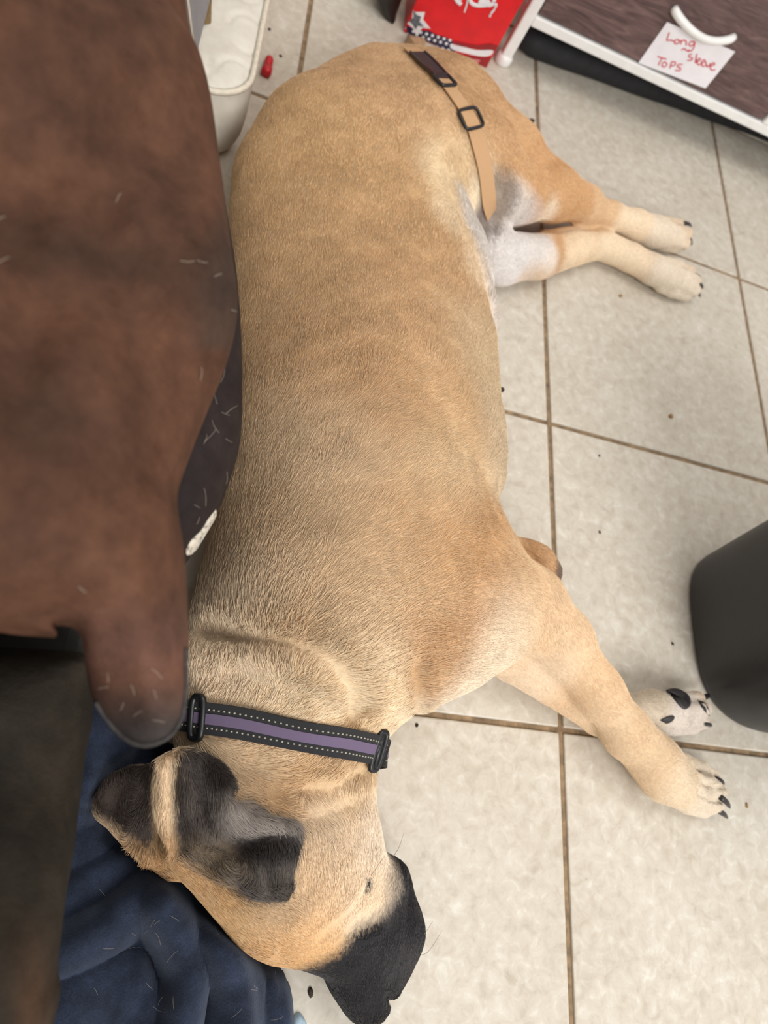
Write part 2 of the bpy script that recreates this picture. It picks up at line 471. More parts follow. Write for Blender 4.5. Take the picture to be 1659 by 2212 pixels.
s = sub((0, -2, -1), (2, 2, 1)); x, y, z = grid(s)
FLD = np.maximum(FLD, .0015 - z + 0 * x)                    # lies flat on the floor
def surface_nets(Fd, org, h):
    ins = Fd < 0
    nx, ny, nz = Fd.shape
    c = np.zeros((nx - 1, ny - 1, nz - 1), np.uint8)
    for a in (0, 1):
        for b in (0, 1):
            for d in (0, 1):
                c += ins[a:nx - 1 + a, b:ny - 1 + b, d:nz - 1 + d]
    act = (c > 0) & (c < 8)
    idx = np.argwhere(act)
    vid = np.full(act.shape, -1, np.int64); vid[act] = np.arange(len(idx))
    acc = np.zeros((len(idx), 3)); cnt = np.zeros(len(idx))
    corners = [(a, b, d) for a in (0, 1) for b in (0, 1) for d in (0, 1)]
    for ca in corners:
        for ax in range(3):
            if ca[ax]: continue
            cb = list(ca); cb[ax] = 1
            fa = Fd[tuple((idx + ca).T)]; fb = Fd[tuple((idx + cb).T)]
            mk = (fa < 0) != (fb < 0)
            t = np.where(mk, fa / np.where(mk, fa - fb, 1), 0)
            p = np.array(ca, float)[None, :].repeat(len(idx), 0); p[:, ax] += t
            acc[mk] += p[mk]; cnt[mk] += 1
    V = (idx + acc / cnt[:, None]) * h + org
    Q = []
    for ax in range(3):
        u, w = [(1, 2), (2, 0), (0, 1)][ax]
        sl0 = [slice(None)] * 3; sl1 = [slice(None)] * 3
        sl0[ax] = slice(0, -1); sl1[ax] = slice(1, None)
        A = ins[tuple(sl0)]; B = ins[tuple(sl1)]
        e = np.argwhere(A != B)
        e = e[(e[:, u] > 0) & (e[:, w] > 0) & (e[:, u] < Fd.shape[u] - 1) & (e[:, w] < Fd.shape[w] - 1)]
        fl = A[tuple(e.T)]
        q = []
        for du, dw in ((1, 1), (0, 1), (0, 0), (1, 0)):
            k_ = e.copy(); k_[:, u] -= du; k_[:, w] -= dw
            q.append(vid[tuple(k_.T)])
        q = np.stack(q, 1); q[~fl] = q[~fl][:, ::-1]
        Q.append(q)
    return V, np.vstack(Q)
V, Q = surface_nets(FLD, np.array([GX[0], GY[0], GZ[0]]), VX)
# keep the largest piece only is not needed: every prim touches; light smoothing
E_ = np.vstack([Q[:, [0, 1]], Q[:, [1, 2]], Q[:, [2, 3]], Q[:, [3, 0]]])
deg = np.bincount(E_[:, 0], minlength=len(V)) + np.bincount(E_[:, 1], minlength=len(V))
for it in range(2):
    acc = np.stack([np.bincount(E_[:, 0], V[E_[:, 1], a], len(V)) + np.bincount(E_[:, 1], V[E_[:, 0], a], len(V)) for a in range(3)], 1)
    lap = acc / np.maximum(deg, 1)[:, None] - V
    V = V + lap * (.45 if it != 1 else -.3)
V[:, 2] = np.maximum(V[:, 2], .0008)
fn = np.cross(V[Q[:, 2]] - V[Q[:, 0]], V[Q[:, 3]] - V[Q[:, 1]])
VN = np.zeros_like(V)
for a in range(4):
    for b in range(3): VN[:, b] += np.bincount(Q[:, a], fn[:, b], len(V))
VN /= np.linalg.norm(VN, axis=1)[:, None] + 1e-12
V = V + VN * ((vnoise(V, 22, 1) - .5) * .0030 + (vnoise(V, 60, 2) - .5) * .0010)[:, None] * np.clip(V[:, 2:3] / .04, 0, 1)     # unevenness of muscle and skin
V[:, 2] = np.maximum(V[:, 2], .0008)

# coat colours: (px, py, z, rgb, radius in m)
TAN = (196, 158, 112)
coat = [
 (620, 300, .15, (190, 150, 100), .10), (850, 180, .14, (192, 152, 106), .10), (700, 500, .17, (190, 150, 102), .10), (560, 620, .15, (184, 146, 100), .08),
 (850, 700, .17, (192, 152, 106), .09), (620, 820, .17, (186, 146, 100), .09), (800, 880, .19, (184, 142, 96), .06), (560, 950, .15, (196, 164, 122), .06), (700, 970, .19, (212, 182, 140), .05), (900, 900, .17, (200, 162, 114), .06),
 (1000, 800, .13, (200, 172, 130), .05), (1040, 950, .11, (198, 172, 134), .05), (920, 1040, .17, (212, 182, 138), .05), (650, 1080, .18, (190, 156, 114), .06), (900, 1180, .17, (190, 148, 100), .06), (1010, 1200, .15, (186, 140, 90), .05),
 (520, 1180, .13, (170, 136, 98), .05), (640, 1230, .17, (194, 162, 120), .06), (780, 1260, .18, (200, 166, 122), .06), (520, 1330, .13, (200, 174, 138), .05), (620, 1370, .15, (190, 152, 104), .03),
 (560, 1440, .13, (222, 198, 160), .05), (700, 1480, .13, (220, 194, 152), .05), (900, 1390, .13, (186, 142, 92), .035), (880, 1330, .14, (204, 170, 124), .03), (1040, 1380, .11, (224, 202, 168), .05), (960, 1460, .07, (228, 208, 178), .04), (850, 1560, .06, (216, 190, 150), .03),
 (600, 1530, .12, (218, 190, 148), .04), (470, 1470, .10, (206, 176, 138), .04), (1110, 1290, .12, (206, 170, 124), .04), (1180, 1380, .1, (214, 180, 136), .04), (1290, 1530, .07, (212, 176, 130), .04), (1400, 1650, .05, (204, 172, 130), .03), (1480, 1690, .05, (208, 184, 148), .025), (1530, 1710, .04, (208, 190, 162), .02),
 (1150, 1190, .09, (190, 146, 98), .02), (1200, 1228, .08, (120, 96, 76), .008),
 (1150, 1450, .05, (222, 196, 160), .03), (1270, 1550, .04, (214, 184, 144), .03), (1400, 1530, .04, (196, 178, 150), .02), (1470, 1560, .04, (206, 192, 174), .02),
 (560, 1620, .12, (216, 184, 140), .04), (720, 1640, .1, (200, 164, 116), .03), (640, 1690, .12, (190, 148, 98), .03), (760, 1700, .09, (204, 170, 124), .03), (720, 1800, .10, (216, 190, 154), .04), (800, 1820, .07, (214, 194, 166), .03), (690, 1890, .11, (210, 178, 136), .03),
 (560, 2000, .09, (202, 158, 104), .03), (620, 1970, .10, (206, 164, 112), .03), (430, 1900, .08, (190, 146, 96), .025), (600, 2060, .05, (196, 150, 96), .03), (800, 1930, .08, (214, 186, 148), .02),
 (1000, 350, .15, (208, 176, 130), .03), (960, 400, .14, (214, 186, 142), .03), (1020, 420, .11, (226, 206, 170), .02), (1080, 280, .14, (196, 154, 106), .05), (1160, 380, .12, (194, 148, 98), .05), (1220, 420, .09, (194, 148, 98), .03), (1100, 445, .10, (224, 200, 164), .02), (1180, 462, .08, (222, 198, 164), .015),
 (1300, 440, .06, (206, 168, 122), .02), (1360, 480, .05, (222, 196, 158), .02), (1450, 505, .05, (218, 198, 168), .02), (1250, 530, .05, (220, 192, 152), .02), (1340, 560, .04, (222, 196, 158), .02), (1470, 605, .04, (216, 198, 170), .02), (1150, 590, .05, (208, 172, 124), .015),
 (1110, 530, .08, (226, 218, 210), .03), (1160, 545, .06, (222, 206, 186), .015), (1040, 560, .09, (222, 212, 200), .02), (1060, 640, .08, (226, 216, 202), .02), (1000, 520, .11, (206, 194, 178), .015), (1010, 570, .10, (214, 200, 182), .012), (1030, 470, .09, (146, 130, 116), .012), (1080, 460, .08, (200, 190, 182), .012),
 (950, 500, .13, (212, 184, 142), .02), (1000, 620, .11, (212, 184, 144), .02), (1055, 730, .08, (214, 188, 152), .02)]
def soft_poly(poly, z, x, y, wd):
    P = smooth_path(np.vstack([np.array([W(a, b, z)[:2] for a, b in poly]), W(*poly[0], z)[None, :2]]), len(poly) * 3)
    return np.clip(.5 + poly_sd(P, x, y) / wd, 0, 1)
def coat_color(p, n=None):
    num = np.zeros((len(p), 3)); den = np.zeros(len(p))
    for px_, py_, z_, c, r in coat:
        w0 = W(px_, py_, z_)
        d2 = ((p - w0) ** 2 * np.array([1, 1, .5])).sum(1)
        w = np.exp(-.5 * d2 / (r * .62) ** 2) / r + 1e-5 / (d2 + .01)
        num += w[:, None] * lin(c); den += w
    c = num / den[:, None]
    j = (vnoise(p, 900, 5) - .5) * .007
    x, y = p[:, 0] + j, p[:, 1] - j
    def over(mask, rgb_):
        nonlocal c
        c = c * (1 - mask[:, None]) + lin(rgb_) * mask[:, None]
    # black mask of the muzzle
    over(soft_poly([(836, 1838), (930, 1850), (990, 2020), (970, 2130), (850, 2290), (720, 2280), (660, 2170), (625, 2112), (650, 2078), (706, 2040), (732, 2000), (780, 1978), (826, 1958), (848, 1910)], .05, x, y, .014), (32, 30, 32))
    over(soft_poly([(830, 1900), (855, 1900), (850, 1960), (825, 1980)], .06, x, y, .02) * .6, (90, 84, 80))
    over(soft_poly([(782, 1900), (794, 1900), (792, 1925), (780, 1930)], .085, x, y, .004), (44, 38, 34))
    # ears
    em = soft_poly([(374, 1640), (410, 1606), (475, 1632), (512, 1690), (500, 1722), (545, 1730), (580, 1752), (642, 1772), (650, 1830), (636, 1890), (630, 1950), (560, 1956), (505, 1928), (450, 1890), (392, 1850), (376, 1760)], .118, x, y, .008)
    over(em * (p[:, 2] > .085), (62, 54, 49))
    for poly, cc, sf in (([(455, 1700), (490, 1720), (560, 1750), (635, 1780), (625, 1800), (560, 1806), (505, 1806), (470, 1770)], (150, 138, 126), .012),
                         ([(400, 1820), (440, 1800), (500, 1840), (520, 1880), (500, 1910), (440, 1880)], (122, 102, 76), .02),
                         ([(520, 1810), (640, 1795), (636, 1840), (590, 1850), (520, 1850)], (30, 26, 25), .014),
                         ([(545, 1860), (620, 1860), (620, 1920), (550, 1930)], (96, 86, 76), .02),
                         ([(400, 1640), (412, 1720), (450, 1790), (440, 1800), (398, 1730), (388, 1650)], (104, 92, 82), .008)):
        over(soft_poly(poly, .12, x, y, sf) * (p[:, 2] > .085) * .85, cc)
    over(soft_poly([(300, 1640), (240, 1660), (195, 1710), (200, 1760), (260, 1800), (330, 1830), (326, 1700), (335, 1650)], .035, x, y, .01) * (p[:, 2] < .085), (66, 54, 46))
    over(soft_poly([(560, 1958), (640, 1955), (620, 2000), (560, 2000)], .10, x, y, .03) * .45, (120, 112, 100))
    over(soft_poly([(952, 452), (1005, 465), (1050, 560), (1085, 690), (1060, 712), (1012, 610), (968, 525)], .10, x, y, .016) * .8, (204, 195, 184))
    over(soft_poly([(1060, 480), (1130, 490), (1180, 520), (1170, 575), (1100, 585), (1062, 560)], .06, x, y, .02) * .8, (208, 200, 192))
    over(soft_poly([(840, 2040), (900, 2040), (890, 2090), (850, 2140), (830, 2130)], .04, x, y, .03) * .5, (74, 70, 70))
    over(soft_poly([(820, 1375), (900, 1350), (1000, 1340), (975, 1395), (905, 1440), (850, 1425)], .13, x, y, .03) * .55, (178, 132, 86))
    # grey skin at the groin, dark callus on the elbow
    over(soft_poly([(1008, 440), (1050, 435), (1090, 460), (1085, 490), (1060, 520), (1050, 560), (1030, 510)], .085, x, y, .014) * .75, (128, 112, 100))
    over(soft_poly([(1192, 1212), (1212, 1232), (1218, 1256), (1196, 1236)], .07, x, y, .008) * .85, (78, 66, 58))
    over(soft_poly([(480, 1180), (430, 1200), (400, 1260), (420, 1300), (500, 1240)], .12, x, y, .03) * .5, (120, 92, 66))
    sat = np.clip((1 - c.min(1) / np.maximum(c.max(1), 1e-4)) / .6, 0, 1)[:, None]
    c = c * (1 - sat + sat * np.array([1.08, 1.15, 1.34]))
    return np.clip(c, 0, 1)

def attr_mat(name, attr, rough, var=.12, bump=.0, nscale=260):
    n = NT(name)
    a = n.n('ShaderNodeAttribute'); a.attribute_name = attr
    f_ = n.noise(nscale, 5, .65)
    cc = n.mix(1.0, a.outputs['Color'], n.ramp(f_, [(.3, (1 - var,) * 3 + (1,)), (.7, (1 + var * .5,) * 3 + (1,))]), 'MULTIPLY')
    return n.done(cc, rough, n.bump(f_, bump, .0012) if bump else None, **{'Specular IOR Level': .25})
M['coat'] = attr_mat('dog_coat', 'fur', .75, .18, .5)
dog = big_mesh('dog', V, Q, M['coat'])
tag(dog, 'large fawn dog with black muzzle asleep on its side on the tile floor', 'dog')
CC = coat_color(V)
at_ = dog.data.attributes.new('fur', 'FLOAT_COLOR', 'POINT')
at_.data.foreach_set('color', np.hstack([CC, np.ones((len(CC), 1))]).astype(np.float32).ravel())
bvh = BVHTree.FromPolygons([tuple(v_) for v_ in V], [tuple(int(i) for i in q) for q in Q])
def hit(px_, py_):
    d = Vector(ray(px_, py_)).normalized()
    r = bvh.ray_cast(Vector(CAM), d)
    if r[0] is None: return None, None
    return np.array(r[0]), np.array(r[1])

# claws, pads, nose leather
def mat_dark(name, c, rough, **kw): return mat_plain(name, c, rough, .15, 120, .15, **kw)
M['claw'] = mat_dark('claw_horn', (42, 38, 38), .35)
M['pad'] = mat_dark('paw_pad_skin', (40, 36, 37), .6)
M['nose'] = mat_plain('nose_leather', (30, 28, 30), .42, .2, 400, .5)
def claw(p0, p1, r=.0034):
    a = W(*p0); b = W(*p1); mid = (a + b) / 2 + np.array([0, 0, .0025])
    P = smooth_path([a, mid, b], 7)
    v, f = tube(P, [r, r * 1.05, r, r * .9, r * .75, r * .5, r * .18], 8)
    return mesh_obj('claw', v, f, M['claw'], dog)
for a, b in (((1544, 1682, .030), (1564, 1694, .022)), ((1556, 1722, .034), (1577, 1746, .022)), ((1546, 1748, .026), (1572, 1768, .012)),
             ((1476, 482, .024), (1494, 490, .016)), ((1484, 512, .026), (1494, 530, .014)), 
             ((1500, 594, .024), (1514, 606, .016)), ((1500, 626, .024), (1512, 642, .014)),
             ((1514, 1562, .028), (1538, 1568, .020)), ((1518, 1508, .024), (1532, 1500, .016)),
             ((1482, 500, .030), (1496, 508, .022)), ((1506, 612, .028), (1518, 624, .020))):
    claw(a, b)
def pad(pts, z, h=.004, name='paw_pad'):
    """domed pad pressed on the paw, outline in photo points"""
    c = np.mean(pts, 0); top, F = [], []
    P = smooth_path(np.vstack([pts, pts[:1]]), len(pts) * 4)[:-1]
    base = []
    for x_, y_ in P:
        q, nn = hit(x_, y_)
        base.append(q if q is not None else W(x_, y_, z))
    base = np.array(base); cen = base.mean(0)
    nrm = np.array([0, 0, 1.0])
    V_ = list(base - nrm * .002); n = len(P)
    for s_, hh in ((.92, .0015), (.7, h * .8), (.35, h)):
        V_ += list(cen + (base - cen) * s_ + nrm * hh)
    V_.append(cen + nrm * h * 1.02)
    for k_ in range(3):
        for i in range(n): F.append((k_ * n + i, k_ * n + (i + 1) % n, (k_ + 1) * n + (i + 1) % n, (k_ + 1) * n + i))
    for i in range(n): F.append((3 * n + i, 3 * n + (i + 1) % n, 4 * n))
    return mesh_obj(name, V_, F, M['pad'], dog)
pad([(1440, 1490), (1462, 1486), (1488, 1502), (1492, 1524), (1478, 1534), (1462, 1520), (1450, 1504)], .04, .004)
pad([(1506, 1512), (1522, 1518), (1532, 1538), (1530, 1548), (1514, 1528)], .03, .003)
pad([(1424, 1556), (1440, 1548), (1455, 1546), (1454, 1556), (1440, 1564)], .04, .003)

# nose leather and two small nipples along the belly line
def blob(name, c, r, mat, rot=0, n=14):
    V_, F_ = [], []
    for i in range(n + 1):
        ph = math.pi * i / n
        for k_ in range(2 * n):
            th = math.pi * k_ / n
            a, b, e = r[0] * math.sin(ph) * math.cos(th), r[1] * math.sin(ph) * math.sin(th), r[2] * math.cos(ph)
            V_.append((c[0] + a * math.cos(rot) - b * math.sin(rot), c[1] + a * math.sin(rot) + b * math.cos(rot), c[2] + e))
    F_ = [(i * 2 * n + k_, i * 2 * n + (k_ + 1) % (2 * n), (i + 1) * 2 * n + (k_ + 1) % (2 * n), (i + 1) * 2 * n + k_) for i in range(n) for k_ in range(2 * n)]
    return mesh_obj(name, V_, F_, mat, dog)
blob('nose', W(809, 2178, .030), (.0135, .0110, .0165), M['nose'], .75)
blob('nipple', W(1082, 842, .055), (.0050, .0036, .0036), M['pad'], .4)
blob('nipple', W(1089, 1020, .050), (.0042, .0030, .0030), M['pad'], -.3)

# ------------------------------------------------------------------ the coat itself: short hairs combed along the body
flow = [  # px, py -> px, py : direction the hair lies
 (800, 300, 810, 200), (600, 500, 605, 400), (850, 600, 880, 500), (700, 800, 720, 700), (950, 800, 1000, 720), (600, 1000, 640, 920), (850, 1000, 930, 950),
 (600, 1200, 640, 1120), (800, 1200, 870, 1150), (520, 1350, 570, 1270), (700, 1400, 770, 1350), (900, 1350, 990, 1330), (560, 1480, 600, 1400), (750, 1520, 820, 1470), (620, 1580, 650, 1520),
 (1060, 1300, 1120, 1310), (1200, 1400, 1250, 1480), (1330, 1590, 1390, 1640), (1480, 1690, 1530, 1715), (1150, 1440, 1220, 1490), (1290, 1550, 1330, 1570),
 (1020, 300, 1050, 360), (1150, 380, 1200, 410), (1300, 445, 1350, 475), (1440, 505, 1470, 515), (1060, 420, 1080, 450), (1150, 560, 1220, 550), (1340, 550, 1400, 580), (1060, 600, 1050, 540), (1030, 480, 1040, 520),
 (620, 1620, 680, 1590), (760, 1660, 770, 1610), (740, 1780, 700, 1710), (700, 1880, 680, 1800), (600, 1980, 540, 1930), (450, 1920, 400, 1860), (780, 1950, 750, 1880), (650, 2050, 600, 2000),
 (780, 2080, 760, 2000), (870, 2000, 860, 1930), (430, 1720, 470, 1800), (590, 1850, 600, 1930), (550, 1760, 590, 1800), (360, 1750, 368, 1850), (250, 1740, 230, 1700)]
FA = np.array([W(a, b, .11)[:2] for a, b, c, d in flow]); FB = np.array([W(c, d, .11)[:2] for a, b, c, d in flow])
FD = FB - FA; FD /= np.linalg.norm(FD, axis=1)[:, None]
lens = [(800, 300, .0055), (700, 700, .0062), (800, 1000, .0075), (700, 1250, .0078), (560, 1420, .011), (700, 1500, .0105), (900, 1400, .008), (600, 1580, .013), (1100, 1300, .006), (1300, 1550, .004), (1480, 1690, .0032),
        (1150, 380, .0048), (1300, 450, .0038), (1440, 505, .003), (1150, 560, .004), (1400, 580, .003), (1040, 500, .007), (1060, 640, .007), (720, 1640, .010), (720, 1800, .007), (600, 1980, .0045), (800, 1900, .005), (780, 2080, .0026), (860, 2000, .003), (500, 1700, .007), (550, 1770, .011), (590, 1880, .008), (430, 1860, .007), (250, 1740, .005), (1460, 1540, .004)]
LA = [W(a, b, .11)[:2] for a, b, c in lens]; LV = [c for a, b, c in lens]
NH = 380000
fa = np.linalg.norm(fn, axis=1) * .5
vis = (VN[Q].mean(1)[:, 2] > -.25) & (V[Q].mean(1)[:, 2] > .006)
fcn = V[Q].mean(1)
dist = np.linalg.norm(fcn - CAM, axis=1)
lf = idw(LA, LV, fcn[:, 0], fcn[:, 1], 2, .02)
wgt = fa * vis * (.6 / dist) ** 1.5 * (.010 / lf) ** .7
fi = rng.choice(len(Q), NH, p=wgt / wgt.sum())
u_, w_ = rng.random((2, NH))
q4 = V[Q[fi]]; n4 = VN[Q[fi]]
bl = np.stack([(1 - u_) * (1 - w_), u_ * (1 - w_), u_ * w_, (1 - u_) * w_], 1)[:, :, None]
root = (q4 * bl).sum(1); nrm = (n4 * bl).sum(1); nrm /= np.linalg.norm(nrm, axis=1)[:, None] + 1e-9
dx = idw(FA, FD[:, 0], root[:, 0], root[:, 1], 2, .015); dy = idw(FA, FD[:, 1], root[:, 0], root[:, 1], 2, .015)
ang = (vnoise(root, 40, 3) - .5) * .7 + (vnoise(root, 140, 4) - .5) * .6 + rng.normal(0, .16, NH)
ca, sa = np.cos(ang), np.sin(ang)
dr = np.stack([dx * ca - dy * sa, dx * sa + dy * ca, np.zeros(NH)], 1)
dr -= nrm * (dr * nrm).sum(1)[:, None]; dr /= np.linalg.norm(dr, axis=1)[:, None] + 1e-9
ln = idw(LA, LV, root[:, 0], root[:, 1], 2, .02) * rng.uniform(.7, 1.25, NH) * np.clip(root[:, 2] / .03, .35, 1)
lift = (.19 + .10 * vnoise(root, 110, 6) + rng.uniform(0, .08, NH))
NP = 4
pts = np.zeros((NH, NP, 3), np.float32)
for k_ in range(NP):
    s_ = k_ / (NP - 1)
    pts[:, k_] = root - nrm * .0002 + dr * (ln * s_)[:, None] + nrm * (ln * lift * (s_ - .55 * s_ * s_))[:, None]
pts[:, :, 2] = np.maximum(pts[:, :, 2], .0006)
hc = bpy.data.hair_curves.new('fur')
hc.add_curves([NP] * NH)
hc.points.foreach_set('position', pts.reshape(-1, 3).ravel()) if hasattr(hc.points, 'foreach_set') else None
rad = np.array([.00018, .00018, .00014, .00005], np.float32)[None, :] * rng.uniform(.8, 1.25, (NH, 1)).astype(np.float32) * (1 + .5 * (ln > .01)[:, None])
ra = hc.attributes.get('radius') or hc.attributes.new('radius', 'FLOAT', 'POINT')
ra.data.foreach_set('value', rad.astype(np.float32).ravel())
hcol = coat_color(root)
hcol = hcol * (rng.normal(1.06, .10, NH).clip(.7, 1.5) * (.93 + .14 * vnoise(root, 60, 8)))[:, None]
pale = rng.random(NH) < .16
hcol[pale] = hcol[pale] * .7 + .3 * np.array([.78, .66, .5]) * np.clip(hcol[pale].max(1) * 2.2, .12, 1)[:, None]
ha = hc.attributes.new('fur', 'FLOAT_COLOR', 'CURVE')
ha.data.foreach_set('color', np.hstack([hcol.clip(0, 1), np.ones((NH, 1))]).astype(np.float32).ravel())
nf = NT('fur_strands')
a_ = nf.n('ShaderNodeAttribute'); a_.attribute_name = 'fur'
hc.materials.append(nf.done(a_.outputs['Color'], .5, **{'Specular IOR Level': .35}))
fur = bpy.data.objects.new('fur', hc); link(fur, dog); tag(fur, kind='stuff')

# whiskers
for a, b, c in (((870, 2050, .06), (900, 2040, .05), (935, 1990, .06)), ((880, 2060, .05), (920, 2060, .05), (955, 2010, .06)), ((788, 1912, .088), (806, 1885, .10), (830, 1850, .115)), ((850, 1850, .06), (862, 1830, .08), (872, 1800, .10))):
    v, f = tube(smooth_path([W(*a), W(*b), W(*c)], 10), list(np.linspace(.00032, .00012, 10)), 5)
    mesh_obj('whisker', v, f, mat_plain('whisker_hair', (150, 140, 128), .5) if 'whisker' not in M else M['whisker'], dog)

# ------------------------------------------------------------------ ribbons that lie on the dog
def surf_path(px_pts, n, lift=.003, smooth_it=6):
    PX = smooth_path(np.array(px_pts, float), n)
    P, N = [], []
    for x_, y_ in PX:
        q, nn = hit(x_, y_)
        if q is None:
            continue
        P.append(q); N.append(nn)
    P = np.array(P); N = np.array(N)
    for _ in range(smooth_it):
        P[1:-1] = .25 * P[:-2] + .5 * P[1:-1] + .25 * P[2:]; N[1:-1] = .25 * N[:-2] + .5 * N[1:-1] + .25 * N[2:]
    N /= np.linalg.norm(N, axis=1)[:, None]
    return P + N * lift, N
def ribbon(P, N, w0, w1, th, name, mat, parent, off=0.0):
    """flat band between the offsets w0..w1 across the path"""
    V_, F = [], []
    n = len(P)
    for i in range(n):
        t = P[min(i + 1, n - 1)] - P[max(i - 1, 0)]; t /= np.linalg.norm(t)
        s_ = np.cross(t, N[i]); s_ /= np.linalg.norm(s_)
        b = P[i] + N[i] * off
        V_ += [b + s_ * w0, b + s_ * w1, b + s_ * w1 + N[i] * th, b + s_ * w0 + N[i] * th]
    for i in range(n - 1):
        for j in range(4): F.append((i * 4 + j, i * 4 + (j + 1) % 4, i * 4 + 4 + (j + 1) % 4, i * 4 + 4 + j))
    F += [(3, 2, 1, 0), tuple((n - 1) * 4 + j for j in range(4))]
    return mesh_obj(name, V_, F, mat, parent, smooth=False)
def frame_ring(c, t, n_, hw, hl, r, name, mat, parent, bar=False, round_=.35, ex=4):
    """rectangular wire loop: hw across, hl along"""
    t = t / np.linalg.norm(t); n_ = n_ / np.linalg.norm(n_); s_ = np.cross(t, n_)
    P = []
    for k_ in range(41):
        q = 2 * math.pi * k_ / 40
        cx_, sx_ = math.cos(q), math.sin(q)
        P.append(c + s_ * hw * math.copysign(abs(cx_) ** (2 / ex), cx_) + t * hl * math.copysign(abs(sx_) ** (2 / ex), sx_))
    parts = [tube(P, r, 8, cap=False)]
    if bar: parts.append(tube([c - s_ * hw, c + s_ * hw], r * .9, 8))
    v, f = merge(parts)
    return mesh_obj(name, v, f, mat, parent)
def weave(name, c, rough=.75, s=900):
    n = NT(name)
    w1 = n.n('ShaderNodeTexWave'); w1.inputs['Scale'].default_value = s; w1.inputs['Distortion'].default_value = 1.0
    n.l(n.obj(), w1.inputs['Vector'])
    cc = n.ramp(w1.outputs['Fac'], [(0, rgba(np.array(c) * .8)), (1, rgba(np.array(c) * 1.08))])
    return n.done(cc, rough, n.bump(w1.outputs['Fac'], .4, .0008))
M['black_web'] = weave('black_webbing', (34, 33, 35))
M['purple_web'] = weave('purple_webbing', (112, 96, 124))
M['reflect'] = mat_plain('reflective_thread', (168, 164, 150), .35)
M['black_plastic'] = mat_plain('black_plastic', (24, 24, 27), .38, .1, 90, .1)
M['tan_web'] = weave('tan_elastic', (212, 168, 124), .7, 1200)

P, N = surf_path([(372, 1538), (420, 1546), (500, 1556), (600, 1574), (700, 1594), (770, 1609), (812, 1616), (826, 1618)], 60, .004, 10)
# carry the collar round under the throat
t_ = P[-1] - P[-2]; endp = P[-1]
ext = smooth_path([endp, endp + np.array([.010, .000, -.016]), np.array([endp[0] + .010, endp[1], .030]), np.array([endp[0] - .004, endp[1], .010])], 14)[1:]
eN = np.array([[.8, -.0, .5]] * 3 + [[1, 0, .1]] * 6 + [[.8, 0, -.5]] * 4)
P = np.vstack([P, ext]); N = np.vstack([N, eN / np.linalg.norm(eN, axis=1)[:, None]])
collar = empty('dog_collar', tuple(W(620, 1580, .0)))
tag(collar, 'black and purple dog collar with reflective stitching around the fawn neck', 'dog collar')
ribbon(P, N, -.0125, .0125, .0022, 'strap', M['black_web'], collar)
ribbon(P, N, -.0042, .0042, .0012, 'purple_band', M['purple_web'], collar, .0016)
for off in (-.0072, .0072):
    parts = []
    acc = 0
    for i in range(len(P) - 1):
        seg = P[i + 1] - P[i]; L = np.linalg.norm(seg); k_ = max(1, int(round(L / .0034)))
        t = seg / L; s_ = np.cross(t, N[i]); s_ /= np.linalg.norm(s_)
        for q in range(k_):
            c = P[i] + seg * ((q + .3) / k_) + s_ * off + N[i] * .0022
            parts.append(tube([c, c + t * .0017], .0007, 5))
    v, f = merge(parts)
    tag(mesh_obj('reflective_stitching', v, f, M['reflect'], collar), kind='stuff')
i0 = min(range(60), key=lambda i: abs(np.dot(P[i] - CAM, RT) / np.dot(P[i] - CAM, FW) * FPX + 829.5 - 424))
frame_ring(P[i0] + N[i0] * .002, P[i0 + 1] - P[i0 - 1], N[i0], .0165, .0052, .0030, 'slider_ring', M['black_plastic'], collar)
i1 = min(range(60), key=lambda i: abs(np.dot(P[i] - CAM, RT) / np.dot(P[i] - CAM, FW) * FPX + 829.5 - 812))
frame_ring(P[i1] + N[i1] * .0022, P[i1 - 2] - P[i1 - 12], N[i1 - 4], .0165, .0050, .0028, 'buckle', M['black_plastic'], collar, True)

# tan elastic strap over the hip
P, N = surf_path([(884, 110), (905, 128), (935, 158), (965, 190), (990, 225), (1014, 262), (1034, 320), (1046, 370), (1052, 420), (1056, 462)], 70, .0032, 8)
strap = empty('hip_strap', tuple(W(1000, 250, .0)))
tag(strap, 'tan elastic strap with black buckles lying across the dog hip', 'strap')
ribbon(P, N, -.0100, .0100, .0014, 'elastic_band', M['tan_web'], strap)
def idx_at(x_, y_):
    return min(range(2, len(P) - 2), key=lambda i: abs(np.dot(P[i] - CAM, RT) / np.dot(P[i] - CAM, FW) * FPX + 829.5 - x_) + abs(np.dot(P[i] - CAM, DN) / np.dot(P[i] - CAM, FW) * FPX + 1106 - y_))
i = idx_at(1014, 262)
frame_ring(P[i] + N[i] * .002, P[i + 1] - P[i - 1], N[i], .0150, .0125, .0020, 'buckle', M['black_plastic'], strap, False, ex=5)
i = idx_at(960, 175)
frame_ring(P[i] + N[i] * .002, P[i + 1] - P[i - 1], N[i], .0125, .0100, .0022, 'slider_ring', M['black_plastic'], strap, False, ex=6)
ia, ib = idx_at(900, 124), idx_at(955, 172)
M['maroon_web'] = weave('dark_maroon_webbing', (58, 40, 44), .6)
if ib - ia > 2:
    ribbon(P[ia:ib + 1], N[ia:ib + 1], -.0092, .0092, .0020, 'clip_webbing', M['maroon_web'], strap, .0012)
    for w0, w1 in ((-.0118, -.0092), (.0092, .0118)):
        ribbon(P[ia:ib + 1], N[ia:ib + 1], w0, w1, .0030, 'clip_rail', M['black_plastic'], strap, .0012)
